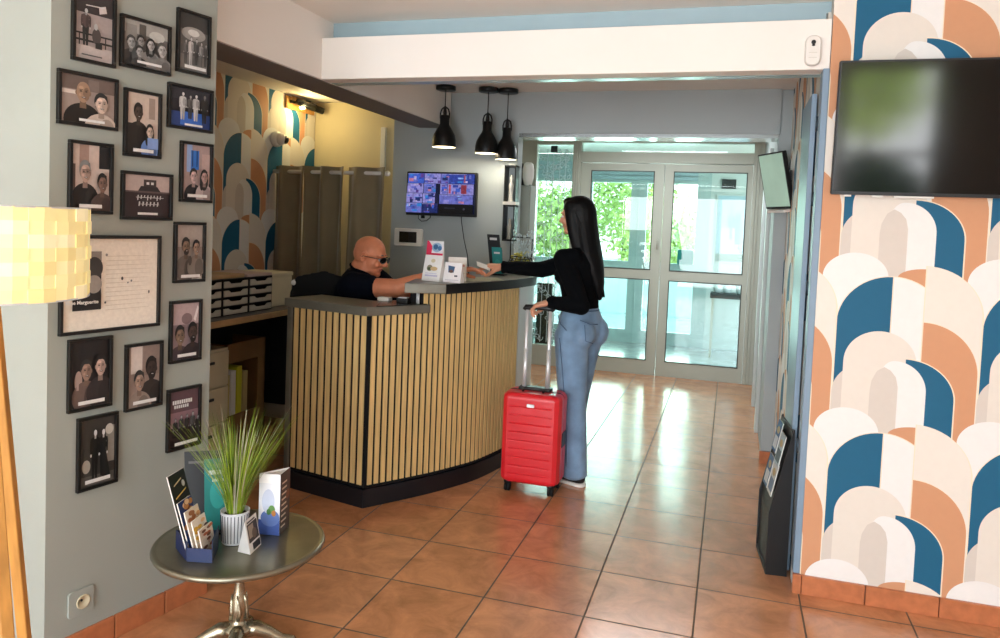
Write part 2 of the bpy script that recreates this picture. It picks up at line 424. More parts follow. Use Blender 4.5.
# tiled floor
def tile_mat(name, base, base2, grout, size, ox, oy, rough=.24, rot=0.):
    m = bpy.data.materials.new(name); m.use_nodes = True; nt = m.node_tree; N = nt.nodes; L = nt.links; b = N['Principled BSDF']
    tc = N.new('ShaderNodeTexCoord'); mp = N.new('ShaderNodeMapping'); mp.vector_type = 'POINT'
    mp.inputs['Location'].default_value = (-ox/size, -oy/size, 0); mp.inputs['Scale'].default_value = (1/size,)*3
    mp.inputs['Rotation'].default_value = (0, 0, rot)
    L.new(tc.outputs['Object'], mp.inputs['Vector'])
    br = N.new('ShaderNodeTexBrick'); br.offset = 0.; br.squash = 1.
    br.inputs['Scale'].default_value = 1.; br.inputs['Mortar Size'].default_value = .011; br.inputs['Mortar Smooth'].default_value = .3
    br.inputs['Brick Width'].default_value = 1.; br.inputs['Row Height'].default_value = 1.; br.inputs['Bias'].default_value = 0.
    br.inputs['Color1'].default_value = (*lin(base), 1); br.inputs['Color2'].default_value = (*lin(base2), 1); br.inputs['Mortar'].default_value = (*lin(grout), 1)
    L.new(mp.outputs['Vector'], br.inputs['Vector'])
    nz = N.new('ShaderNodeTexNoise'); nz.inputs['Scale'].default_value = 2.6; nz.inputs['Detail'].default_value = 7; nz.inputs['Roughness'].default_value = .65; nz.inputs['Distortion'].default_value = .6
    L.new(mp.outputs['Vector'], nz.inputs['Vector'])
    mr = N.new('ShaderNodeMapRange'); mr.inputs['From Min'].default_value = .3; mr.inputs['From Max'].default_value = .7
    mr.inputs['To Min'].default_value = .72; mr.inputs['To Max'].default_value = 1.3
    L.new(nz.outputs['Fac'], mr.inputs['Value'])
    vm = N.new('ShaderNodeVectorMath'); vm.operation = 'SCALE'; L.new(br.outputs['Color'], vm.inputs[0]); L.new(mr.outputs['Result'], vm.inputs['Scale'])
    L.new(vm.outputs['Vector'], b.inputs['Base Color'])
    r2 = N.new('ShaderNodeMapRange'); r2.inputs['To Min'].default_value = rough; r2.inputs['To Max'].default_value = .8
    L.new(br.outputs['Fac'], r2.inputs['Value']); L.new(r2.outputs['Result'], b.inputs['Roughness'])
    b.inputs['Specular IOR Level'].default_value = .5; b.inputs['Coat Roughness'].default_value = .16
    cw = N.new('ShaderNodeMapRange'); cw.inputs['To Min'].default_value = .4; cw.inputs['To Max'].default_value = 0.; L.new(br.outputs['Fac'], cw.inputs['Value']); L.new(cw.outputs['Result'], b.inputs['Coat Weight'])
    inv = N.new('ShaderNodeMath'); inv.operation = 'MULTIPLY_ADD'; inv.inputs[1].default_value = -1.; inv.inputs[2].default_value = 1.
    L.new(br.outputs['Fac'], inv.inputs[0])
    ad = N.new('ShaderNodeMath'); ad.operation = 'MULTIPLY_ADD'; ad.inputs[1].default_value = .05
    L.new(nz.outputs['Fac'], ad.inputs[0]); L.new(inv.outputs[0], ad.inputs[2])
    bp = N.new('ShaderNodeBump'); bp.inputs['Strength'].default_value = .35; bp.inputs['Distance'].default_value = .004
    L.new(ad.outputs[0], bp.inputs['Height']); L.new(bp.outputs['Normal'], b.inputs['Normal'])
    MATS[name] = m
TILE = .4078
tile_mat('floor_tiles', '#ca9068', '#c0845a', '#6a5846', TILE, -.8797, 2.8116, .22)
tile_mat('vestibule_tiles', '#b4bcbc', '#acb5b6', '#6b7375', .40, -.3, 8.3, .2, .35)

mat('black_fabric', '#0c0d10', .95, noise=.15, scale=30, bump=.2, bscale=300)

# ------------------------------------------------------------------ the setting
def struct(name, mb, m, parent=None, **k):
    o = mb.build(name, m, parent, **k)
    if parent is None: o['kind'] = 'structure'
    return o
def slab(name, m, *a, **k):
    return struct(name, MB().box(*a), m, **k)

GA = Vector((-1.995, 2.09, 0)); GD = Vector((.2041, .979, 0)); GN = Vector((.979, -.2041, 0))
def gw(s, z, off=0.): return GA+GD*s+GN*off+Vector((0, 0, z))

slab('floor', 'floor_tiles', -3.6, 3.6, -3.2, 7.92, -.1, 0)
struct('floor.001', MB().box(-3, 2.6, 7.92, 14, -.1, -.002), 'vestibule_tiles')
slab('ceiling', 'ceiling_paint', -3.6, 3.6, -3.2, 3.45, 2.49, 2.6)
slab('ceiling.001', 'ceiling_paint', -3.6, .6, 3.52, 5.62, 2.44, 2.6)
slab('ceiling.002', 'ceiling_paint', -3.0, .6, 5.63, 7.84, 2.44, 2.55)
slab('ceiling.003', 'white_paint', -3.0, 2.6, 7.9, 10.1, 2.5, 2.6)
# gallery wall: one thick block standing askew
gwall = MB(); c0, c1 = gw(-.265, 0), gw(.361, 0)
gwall.prism([(p.x, p.y) for p in (c0, c1, c1-GN*.2, c0-GN*1.6)], 0, 2.49)
struct('wall_left', gwall, 'wall_grey')
sk = MB()
for k, (s0, s1) in enumerate(((-.26, -.03), (-.025, .17), (.175, .361))):
    a, b = gw(s0, 0), gw(s1, 0)
    sk.prism([(p.x, p.y) for p in (a, a+GN*.012, b+GN*.012, b)], 0, .082)
struct('baseboard_left', sk, 'terracotta_skirt', bevel=.002)

# wallpaper: overlapping arches, laid row over row
NAVY, PEACH, CREAM, STONE, SAND, WHITE, LINE = '#1a6083', '#cf9873', '#e4ddd3', '#d5cdc4', '#e9e2d8', '#ecebe9', '#f0e2c8'
UW, VW = .527, .638
def qarc(cx, zt, rx, rz, side, zb, xin=None, n=14):
    """arch outline: side 'r' right half, 'l' left half, 'f' both"""
    P = []
    a0, a1 = {'r': (0, PI/2), 'l': (PI/2, PI), 'f': (0, PI)}[side]
    for k in range(n*(2 if side == 'f' else 1)+1):
        t = a0+(a1-a0)*k/(n*(2 if side == 'f' else 1)); P.append((cx+rx*math.cos(t), zt-rz+rz*math.sin(t)))
    P.append((P[-1][0], zb)); P.append((P[0][0], zb))
    return P
MOTIF = [
    (qarc(.487, .806, .123, .10, 'f', .20), WHITE),
    (qarc(.743, .752, .10, .04, 'l', .30), PEACH),
    (qarc(.743, .763, .21, .20, 'r', .1), SAND),
    (qarc(.627, .717, .203, .203, 'f', .1), LINE),
    (qarc(.627, .714, .20, .20, 'r', .1), WHITE),
    (qarc(.627, .714, .20, .20, 'l', .1), NAVY),
    ([(.627, .1), (.631, .1), (.631, .714), (.627, .714)], LINE),
    (qarc(.743, .765, .213, .202, 'r', .1), LINE),
    (qarc(.747, .763, .204, .198, 'r', .1), SAND),
    (qarc(.743, .543, .206, .205, 'r', -.1), LINE),
    (qarc(.747, .539, .20, .20, 'r', -.1), PEACH),
    (qarc(.548, .352, .124, .12, 'f', -.1), STONE),
    (qarc(.597, .492, .135, .13, 'f', -.1), CREAM),
    (qarc(.692, .390, .184, .16, 'r', -.3), LINE),
    (qarc(.692, .386, .179, .155, 'r', -.3), NAVY),
    (qarc(.655, .376, .116, .12, 'r', -.3), WHITE),
    (qarc(.655, .376, .05, .06, 'l', -.3), WHITE),
    ([(.567, -.3), (.669, -.3), (.669, .27), (.66, .31), (.64, .335), (.616, .348), (.59, .33), (.572, .29), (.567, .25)], STONE),
]
def wallpaper(mb, O, U, u0, u1, z0, z1, su=1., sv=1., zoff=0., uoff=0.):
    """O origin, U unit direction along the wall (left to right for the viewer)"""
    O = Vector(O); U = Vector(U); Nn = U.cross(Vector((0, 0, 1)))
    mb.add([O+U*u0+Vector((0, 0, z0))+Nn*.0003, O+U*u1+Vector((0, 0, z0))+Nn*.0003, O+U*u1+Vector((0, 0, z1))+Nn*.0003, O+U*u0+Vector((0, 0, z1))+Nn*.0003], [(0, 1, 2, 3)], lin(WHITE))
    rows = range(4, -3, -1); lay = 0
    for r in rows:
        lay += 1
        for i, (poly, colr) in enumerate(MOTIF):
            off = .0004+lay*.0007+i*.00003
            for k in range(-3, 9):
                P = [((x+k*UW)*su+uoff, (z+r*VW)*sv+zoff) for x, z in poly]
                P = clip(P, u0, z0, u1, z1)
                if P: mb.add([O+U*p[0]+Vector((0, 0, p[1]))+Nn*off for p in P], [tuple(range(len(P)))], lin(colr))
    return mb

RY = 3.343
wr = MB(); wr.box(.347, 3.3, RY+.01, RY+.10, 0, 2.49, lin('#dcd6cc'))
wallpaper(wr, (0, RY, 0), (1, 0, 0), .345, 3.3, .08, 2.49)
struct('wall_right', wr, 'wallpaper', fix=False)
sk = MB(); sk.box(.318, .352, RY-.018, RY+.012, 0, .082)
x = .354
for w in (.245, .27, .27, .27, .27, .27, .27, .27, .27): sk.box(x, x+w-.004, RY-.018, RY+.004, 0, .08); x += w
struct('baseboard_right', sk, 'terracotta_skirt', bevel=.002)
# corridor side of the same wall
wc = MB(); wc.box(.333, .347, RY+.08, 5.19, 0, 2.44, lin('#cfc9bf'))
wallpaper(wc, (.33, 5.19, 0), (0, -1, 0), 0, 1.76, 0, 2.44)
struct('wall_right.001', wc, 'wallpaper', fix=False)
# door lining at the end of the right wall
slab('trim_1', 'jamb_blue', .318, .345, RY-.008, RY+.075, .082, 2.19, bevel=.004)
slab('trim_2', 'jamb_white', .322, .345, RY+.077, RY+.14, 0, 2.19, bevel=.003)
# beam, recess strip and bulkhead
slab('trim_3', 'white_paint', -2.01, .343, RY, RY+.10, 2.187, 2.392, bevel=.003)
slab('trim_4', 'strip_blue', -2.01, .60, RY+.105, RY+.17, 2.187, 2.49)
slab('trim_5', 'white_paint', -2.02, -2.005, 2.40, 5.13, 2.188, 2.49)
struct('trim_6', MB().box(-2.25, -2.02, 2.47, 5.13, 2.186, 2.46), 'bulkhead_edge')
slab('trim_13', 'metal_lintel', -1.49, .25, 5.155, 5.36, 2.125, 2.150)
# grey wall behind the counter
gwl = MB(); gwl.box(-2.46, -1.49, 5.15, 5.27, 0, 2.44); gwl.box(-1.49, .255, 5.15, 5.27, 2.151, 2.44); gwl.box(.25, .34, 5.18, 5.34, 0, 2.44)
struct('wall_back', gwl, 'wall_blue_grey')
struct('baseboard_back', MB().box(.243, .335, 5.16, 5.178, 0, .08), 'terracotta_skirt')
# office
of = MB(); of.box(-3.47, -3.362, 1.9, 5.52, 0, 2.45, lin('#9a8a70'))
wallpaper(of, (-3.352, 0, 0), (0, 1, 0), 2.2, 5.51, 0, 2.45, .955, .955, .778-.0, 3.945-.0)
struct('wall_office_left', of, 'wallpaper', fix=False)
slab('wall_office_back', 'office_yellow', -3.47, -2.2, 5.52, 5.6, 0, 2.45)
# corridor beyond the portal
slab('wall_corridor_left', 'wall_grey', -2.75, -2.62, 5.61, 7.9, 0, 2.44)
slab('wall_corridor_right', 'wall_blue_grey', .262, .36, 5.34, 7.9, 0, 2.44)
slab('trim_7', 'jamb_white', .235, .262, 5.95, 6.05, 0, 2.15, bevel=.004)
slab('trim_8', 'jamb_white', .235, .262, 6.85, 6.95, 0, 2.15, bevel=.004)
# behind and beside the camera
DY = 7.85
# ---- door wall: frames and leaves
df = MB()
df.box(-1.655, -1.565, DY-.03, DY+.07, 0, 2.44); df.box(.165, .262, DY-.03, DY+.07, 0, 2.44)
df.box(-1.565, .165, DY-.03, DY+.07, 2.19, 2.30); df.box(-1.565, .165, DY-.03, DY+.07, 2.395, 2.44)
df.box(-2.62, -2.05, DY-.03, DY+.07, 0, 2.44); df.box(-2.05, -1.655, DY-.03, DY+.07, 0, .22); df.box(-2.05, -1.655, DY-.03, DY+.07, 2.37, 2.44)
for x in (-1.64, -1.615, -1.59): df.box(x, x+.008, DY-.04, DY-.03, 0, 2.4)
for x in (.19, .22): df.box(x, x+.008, DY-.04, DY-.03, 0, 2.4)
struct('trim_9', df, 'door_paint', bevel=.004)
slab('window_2', 'pane_glass', -1.565, .165, DY+.01, DY+.016, 2.30, 2.395)
# side light with ornament
sl = slab('window_1', 'door_paint', -2.06, -2.045, DY-.045, DY-.03, .2, 2.38)
MB().box(-2.045, -1.657, DY+.01, DY+.016, .22, 2.37).build('window_glass', 'pane_glass', sl)
la = MB(); random.seed(3)
for k in range(150):
    cx, cz = random.uniform(-2.02, -1.68), random.uniform(.25, 2.33)
    if 1.0 < cz < 1.75 and random.random() < .35: continue
    r0 = random.uniform(.018, .05); pts = []
    t0 = random.uniform(0, 6.28); tw = random.choice((-1, 1))
    for j in range(10):
        r = r0*(1-j/13); pts.append((cx+r*math.cos(t0+tw*j*.6), DY-.002, cz+r*math.sin(t0+tw*j*.6)))
    la.tube(pts, .0032, 4)
for x in (-1.94, -1.87, -1.80, -1.74): la.box(x, x+.006, DY-.004, DY, .25, 2.33)
la.build('ornament', 'lace_white', sl)
MB().box(-1.90, -1.83, DY-.02, DY-.004, 2.29, 2.36).build('vent', 'steel_dark', sl)
def leaf(name, x0, x1, gl, gr, hinge_r):
    m = MB(); y0, y1 = DY-.01, DY+.045
    m.box(x0, gl, y0, y1, .0005, 2.185); m.box(gr, x1, y0, y1, .0005, 2.185)
    m.box(gl, gr, y0, y1, .0005, .15); m.box(gl, gr, y0, y1, .995, 1.09); m.box(gl, gr, y0, y1, 2.11, 2.185)
    d = struct(name, m, 'door_paint')
    g = MB()
    for z0, z1 in ((.15, .995), (1.09, 2.11)):
        for a in ((gl, gl+.01, z0, z1), (gr-.01, gr, z0, z1), (gl, gr, z0, z0+.01), (gl, gr, z1-.01, z1)):
            g.box(a[0], a[1], y0-.004, y0+.002, a[2], a[3])
    g.build('glazing_bead', 'door_gasket', d)
    p = MB()
    for z0, z1 in ((.15, .995), (1.09, 2.11)): p.box(gl, gr, DY+.015, DY+.02, z0, z1)
    p.build('glass', 'pane_glass', d)
    return d
d1 = leaf('door_1', -1.562, -.700, -1.455, -.795, False)
d2 = leaf('door_2', -.694, .162, -.605, .115, True)
h = MB(); h.box(-.745, -.725, DY-.018, DY-.008, 1.28, 1.44); h.tube([(-.735, DY-.02, 1.40), (-.735, DY-.055, 1.40), (-.735, DY-.055, 1.31)], .008, 8)
h.build('handle', 'door_paint', d1)
# ---- vestibule
slab('wall_vestibule_left', 'outside_white', -2.85, -2.75, 7.92, 10.05, 0, 2.5)
vf = MB(); VY = 10.0
for x0, x1 in ((-2.75, -2.60), (-1.95, -1.83), (-1.308, -1.099), (-.46, -.29)): vf.box(x0, x1, VY, VY+.06, 0, 2.5)
vf.box(-2.74, -.30, VY+.004, VY+.056, 2.12, 2.49); vf.box(-2.74, -.30, VY+.004, VY+.056, .96, 1.08); vf.box(-2.74, -.30, VY+.004, VY+.056, .001, .17)
vf.box(-1.215, -1.2, VY-.01, VY, 0, 2.2)
w2 = struct('window_3', vf, 'blind_teal')
MB().box(-2.6, -.46, VY+.02, VY+.025, .17, 2.12).build('window_glass', 'pane_glass', w2)
bl = MB()
for k in range(4): bl.box(-2.6, -.46, VY-.03, VY-.015, 2.16+k*.06, 2.21+k*.06)
bl.build('blind', 'strip_blue', w2)
slab('wall_vestibule_back', 'outside_white', .35, 2.6, VY, VY+.1, 0, 2.5)
# outside ground, low wall
slab('path', 'outside_paving', -14, 10, 14, 40, -.12, -.02)
struct('wall_garden', MB().box(-6, 3, 13.4, 13.6, 0, .62), 'outside_white')
# ---- behind the camera: glazed front of the room
fw = MB(); FY = -3.0
fw.box(-3.5, 3.5, FY-.1, FY, 0, .15); fw.box(-3.5, 3.5, FY-.1, FY, 2.32, 2.6)
for x0, x1 in ((-3.5, -3.3), (-1.9, -1.78), (-.4, -.28), (1.02, 1.18), (2.08, 3.5)): fw.box(x0, x1, FY-.1, FY, .15, 2.32)  # right-hand bay made solid to keep daylight out of the office
fw.box(1.18, 2.08, FY-.1, FY, 1.36, 1.42)
struct('wall_front', fw, 'front_wall_paint')
slab('wall_lounge_right', 'white_paint', 3.3, 3.4, FY, RY+.1, 0, 2.49)
slab('wall_lounge_left', 'white_paint', -3.6, -3.5, -3.1, 2.0, 0, 2.49)

# ------------------------------------------------------------------ framed photographs on the gallery wall
def frame_on(name, label, cat, group, s0, s1, z0, z1, items, bw=.011, depth=.016, mat_items=None, mount='frame_black'):
    t = thing(name, label, cat, tuple(gw((s0+s1)/2, z0, 0)), group)
    B = Matrix(((GD.x, GN.x, 0, 0), (GD.y, GN.y, 0, 0), (0, 0, 1, 0), (0, 0, 0, 1)))
    B = Matrix.Translation(GA) @ B
    f = MB(B)
    f.box(s0, s1, .001, depth, z0, z0+bw); f.box(s0, s1, .001, depth, z1-bw, z1)
    f.box(s0, s0+bw, .001, depth, z0+bw, z1-bw); f.box(s1-bw, s1, .001, depth, z0+bw, z1-bw)
    f.box(s0+.002, s1-.002, .001, .004, z0+.002, z1-.002)
    f.build('frame', 'frame_black', t, bevel=.0015)
    a = MB(); O = gw(s0+bw, z0+bw, .006)
    # local x runs along -GD for a viewer in front of the wall? the viewer sees +s on the right
    art(a, O, GD*(s1-s0-2*bw), Vector((0, 0, z1-z0-2*bw)), items)
    a.build('print', 'print_photo', t, fix=False)
    return t

def cap(y=.05, x0=.25, x1=.8): return [('r', x0, y, x1, y+.055, 225)]
BG = [('r', 0, 0, 1, 1, 55)]
pics = [
 (-.205, -.057, 1.967, 2.205, 'black framed photo of two people on a park bench, script title above',
  [('r',0,0,1,1,'a39896'), ('r',0,.68,1,1,'3a3536'), ('r',0,0,1,.2,'b9aeab'), ('r',0,.26,1,.29,30), ('r',0,.36,1,.385,35), ('r',.1,.2,.13,.38,35), ('r',.8,.2,.83,.38,35)]
   + standing(.27, .2, .55, 1.5, 190, '5a4b4a', 45)+[('e',.55,.36,.12,.12,'4d4645'), ('e',.53,.5,.05,.05,180), ('r',.52,.18,.7,.27,40), ('p',[(.62,.7),(.82,.74),(.78,.84),(.6,.8)],'c9c0bd'),
   ('p',[(.2,.86),(.35,.93),(.33,.95),(.18,.88)],210), ('p',[(.4,.9),(.7,.95),(.7,.965),(.4,.915)],205), ('p',[(.25,.78),(.75,.8),(.75,.815),(.25,.795)],205), ('r',.15,.05,.7,.07,90)]),
 (-.04, .153, 1.98, 2.155, 'black framed wide photo of a crowded group of smiling faces, top middle',
  [('r',0,0,1,1,'6c6a68'), ('r',0,.72,1,1,'a3a29e'), ('r',.05,.55,.3,.9,'8d8c89'), ('e',.75,.75,.18,.12,'c5c5c0'), ('r',.35,.6,.5,.95,'55534f')]
   + portrait(.17,.5,.15,170,70,70,.9)+portrait(.36,.56,.13,150,40,90,.9)+portrait(.56,.52,.14,175,45,140,.9,long=True)+portrait(.8,.45,.17,180,90,120,.9)+portrait(.27,.3,.13,165,60,60,.9)+[('r',.4,0,.65,.2,120)]+cap(.05,.2,.75)),
 (.178, .324, 2.006, 2.234, 'black framed tall photo of several standing people under a bright spotlight',
  [('r',0,0,1,1,'5f5e5c'), ('r',0,.72,1,1,'3b3a39'), ('e',.5,.66,.42,.12,'9a9996'), ('e',.5,.68,.2,.06,'cfcfcc'), ('r',0,0,1,.28,'767472')]
   + standing(.22,.12,.42,1.2,170,110,80)+standing(.38,.1,.5,1.2,200,200,190)+standing(.55,.12,.46,1.2,190,90,60)+standing(.7,.1,.44,1.2,180,150,110)+standing(.84,.12,.4,1.2,160,80,60)+cap(.03,.1,.85)),
 (-.248, -.046, 1.76, 1.932, 'black framed photo of a bald man with a woman leaning on his shoulder',
  [('r',0,0,1,1,'9e8f88'), ('r',0,.7,1,1,'6b5d57'), ('r',.0,.6,.3,.68,'d8cdc6'), ('r',.5,.7,.7,.95,'7d6f69')]
   + portrait(.4,.66,.24,'a3866f',60,'16130f',.85,bald=True)+portrait(.73,.46,.22,'d3bcae',40,'c3b3a8',.85)+cap(.04,.3,.78)),
 (-.022, .12, 1.682, 1.912, 'black framed tall photo of two people, one in a pale blue top',
  [('r',0,0,1,1,'c9b8ac'), ('r',.7,.6,.9,.95,'9c8b80'), ('r',0,0,.5,.5,'2b2723')]
   + portrait(.36,.68,.15,'4d4038',25,'25211e',1.35)+portrait(.7,.38,.12,'c9b3a4',35,'6585c0',1.35,long=True)+[('r',.6,.1,.95,.28,'7f9ad0')]+cap(.03,.15,.8)),
 (.146, .341, 1.8, 1.962, 'black framed photo of four performers on a stage with a blue floor',
  [('r',0,0,1,1,'1d1b22'), ('r',0,.0,1,.38,'27407d'), ('r',.25,.05,.8,.4,'3f6fc8'), ('r',0,.7,1,1,'2b2a33')]
   + standing(.3,.18,.72,.8,210,200,190)+standing(.47,.22,.62,.8,160,90,60)+standing(.6,.18,.7,.8,210,190,200)+standing(.8,.15,.75,.8,120,40,30)+cap(.03,.3,.75)),
 (-.21, -.06, 1.48, 1.715, 'black framed photo of an older man in glasses beside a shorter woman',
  [('r',0,0,1,1,'c5b3ab'), ('r',.2,.6,.45,1,'9c8177'), ('r',.72,.65,1,1,'1b191b'), ('r',0,0,.1,.7,'5a4a44')]
   + portrait(.35,.58,.17,'bda195',130,'17120f',1.25,glasses=True)+portrait(.78,.42,.15,'7f6459',25,'4a3832',1.25)+cap(.04,.15,.75)),
 (-.028, .171, 1.465, 1.632, 'black framed poster photo of a boat on water with scrawled white writing',
  [('r',0,0,1,1,'302326'), ('r',0,.6,1,1,'b9a9a5'), ('p',[(.3,.62),(.8,.62),(.72,.74),(.36,.74)],'2a2224'), ('r',.42,.72,.7,.9,'3a3030'), ('r',.48,.78,.54,.84,210), ('r',.58,.78,.64,.84,210), ('r',0,.58,1,.62,'5c4d4c')]
   + [('p',[(.28+.07*k,.4+.03*(k%3)),(.3+.07*k,.4+.03*(k%3)),(.31+.07*k,.52),(.29+.07*k,.52)],215) for k in range(8)]+[('p',[(.3+.08*k,.26),(.325+.08*k,.26),(.34+.08*k,.36),(.31+.08*k,.37)],205) for k in range(6)]
   + [('r',.24,.46,.85,.475,190), ('r',.32,.3,.75,.312,190)]+cap(.05,.28,.72)),
 (.203, .345, 1.536, 1.76, 'black framed tall photo of two women before a bright blue window',
  [('r',0,0,1,1,'a5918f'), ('r',.15,.5,.35,1,'8fa9d6'), ('r',.3,.55,.6,.9,'2f6fc4'), ('r',.34,.6,.38,.9,'1a3a70'), ('r',.5,.6,.54,.9,'1a3a70'), ('r',.7,.3,1,.85,'b89f9a')]
   + portrait(.4,.42,.14,'cfb2b0',35,'201a20',1.4)+portrait(.76,.42,.13,'b3948d',25,'b6a5a5',1.4,long=True)+cap(.04,.12,.85)),
 (.183, .32, 1.236, 1.462, 'black framed photo of two men laughing with raised glasses',
  [('r',0,0,1,1,'8c837d'), ('r',0,.6,1,1,'a89f98'), ('r',.6,0,1,.3,'c0b7b0')]
   + portrait(.36,.6,.16,'8a7565',40,'6e655e',1.4,beard=True)+portrait(.72,.58,.14,'a08876',30,'7d736b',1.4)+[('e',.45,.35,.07,.09,'4a4039')]+cap(.04,.12,.85)),
 (.171, .31, .938, 1.17, 'black framed photo of two faces close together beneath a leaning beam',
  [('r',0,0,1,1,'8f7c80'), ('r',0,.62,1,1,'b7a3a6'), ('p',[(.8,.7),(.95,.95),(1,.9),(.88,.66)],'e8dfe0'), ('e',.55,.72,.2,.1,'7d6a6e')]
   + portrait(.3,.42,.18,'86705f',30,'4d4046',1.4)+portrait(.74,.46,.18,'4d3c37',20,'2b2328',1.4,beard=True)+cap(.05,.15,.85)),
 (-.204, -.052, .83, 1.071, 'black framed photo of a grinning couple, one waving, on a dark ground',
  [('r',0,0,1,1,'141214'), ('e',.2,.4,.1,.16,'b09a93')]
   + portrait(.4,.55,.16,'a08577',45,'6e5d58',1.35)+portrait(.75,.6,.16,'c3a89c',25,'2a2326',1.35)+[('r',.1,.28,.16,.5,'b09a93')]+cap(.05,.15,.85)),
 (-.003, .144, .794, 1.031, 'black framed photo of a smiling man before a darker bearded companion',
  [('r',0,0,1,1,'9a8880'), ('r',.1,.55,.45,1,'d9cec8'), ('r',.48,.5,1,1,'8c7a72')]
   + portrait(.74,.6,.19,'3a2e2b',15,'2a2220',1.35,beard=True)+portrait(.33,.42,.17,'a98f80',40,'8f8078',1.35)+cap(.05,.12,.85)),
 (.167, .315, .608, .842, 'black framed group photo with bold white title lettering, lowest on the right',
  [('r',0,0,1,1,'372a2f'), ('r',0,.0,1,.3,'241b1f'), ('r',0,.62,1,1,'5c444b'), ('r',0,.35,1,.62,'8c6d75')]
   + standing(.2,.12,.4,1.3,150,40,30)+standing(.38,.15,.42,1.3,170,70,40)+standing(.56,.15,.42,1.3,150,50,30)+standing(.74,.14,.46,1.3,160,80,50)+standing(.9,.12,.4,1.3,150,40,30)+cap(.05,.1,.9)),
 (-.17, -.027, .558, .806, 'black framed photo of a couple in black standing beside a sculpture',
  [('r',0,0,1,1,'3a3633'), ('r',.75,.3,1,.85,'8f8a82'), ('e',.85,.8,.12,.08,'c9c4bb'), ('r',0,0,1,.15,'5b5650'), ('e',.18,.3,.12,.1,'a8a39a')]
   + standing(.42,.1,.75,1.2,205,15,12)+standing(.64,.12,.72,1.2,215,20,16)+[('p',[(.6,.1),(.85,.1),(.68,.6),(.6,.6)],18)]+cap(.05,.12,.85)),
]
for (s0, s1, z0, z1, lab, items) in pics:
    t = frame_on('picture_frame', lab, 'picture frame', 'framed photographs on the gallery wall', s0, s1, z0, z1, items)
    if 'title lettering' in lab:
        B = Matrix(((GD.x, 0, GN.x, 0), (GD.y, 0, GN.y, 0), (0, 1, 0, 0), (0, 0, 0, 1)))
        for i, s in enumerate(('BIENVENUE', 'CHEZ NOUS')[:0]): pass
        tt = MB(); O = gw(s0+.02, .765, .0105)
        # blurred block capitals of the title
        art(tt, O, GD*.09, Vector((0, 0, .032)), [('r', .02+.105*k, .55, .10+.105*k, 1, 225) for k in range(9)]+[('r', .05+.11*k-.02, .15, .03, .4, 225) for k in range(0)])
        art(tt, O, GD*.09, Vector((0, 0, .032)), [('r', .1+.1*k, .05, .175+.1*k, .42, 215) for k in range(7)])
        tt.build('title_lettering', 'print_photo', t, fix=False)
t = frame_on('letter_frame', 'large black framed signed letter with a dark theatre poster inset', 'picture frame', None, -.235, .127, 1.086, 1.41,
  [('r',0,0,1,1,'f2ebde')]
  + [('p',[(.43,.2+.05*k),(.43+.5*random.uniform(.7,1),.2+.05*k+.004),(.43+.5,.2+.05*k+.008),(.43,.2+.05*k+.007)],'d6ccba') for k in range(13)]
  + [('e',.6,.55,.012,.02,60), ('e',.7,.52,.01,.012,120), ('e',.43,.82,.012,.015,140), ('e',.9,.38,.01,.02,110), ('e',.42,.29,.01,.012,90), ('e',.66,.5,.008,.01,110)]
  + [('r',.09,.22,.375,.86,'22201f'), ('r',.12,.6,.375,.86,'8f8881'), ('e',.3,.68,.09,.12,'3a3735'), ('e',.3,.5,.08,.1,'9a928a'), ('r',.09,.22,.375,.4,'191716')])
B = Matrix(((GD.x, 0, GN.x, 0), (GD.y, 0, GN.y, 0), (0, 1, 0, 0), (0, 0, 0, 1)))
text_mesh('lettering', 'Mme Marguerite', .0165, 'paper_white', t, Matrix.Translation(gw(-.163, 1.190, .0145)) @ B, .0002, bold=.0004)
text_mesh('small_lettering', 'avec   de', .008, 'paper_white', t, Matrix.Translation(gw(-.163, 1.208, .0145)) @ B, .0002)

# wall socket
t = thing('wall_socket', 'square grey power socket low on the gallery wall', 'socket', tuple(gw(-.148, .135)))
Bx = Matrix.Translation(GA) @ Matrix(((GD.x, GN.x, 0, 0), (GD.y, GN.y, 0, 0), (0, 0, 1, 0), (0, 0, 0, 1)))
m = MB(Bx); m.rbox(-.192, -.104, .0005, .009, .139, .227, .01, axis='y'); m.build('plate', 'wall_grey', t, bevel=.002)
m = MB(Bx @ Matrix.Translation((-.142, .009, .182)) @ Matrix.Rotation(-PI/2, 4, 'X')); m.lathe([(.024, 0), (.024, .003), (.019, .003), (.018, .0005)], n=20); m.build('insert', 'cream_box', t)
m = MB(Bx @ Matrix.Translation((-.150, .0105, .19)) @ Matrix.Rotation(-PI/2, 4, 'X')); m.lathe([(.004, 0), (.004, .003)], n=10); m.build('pin_hole', 'black_metal', t)

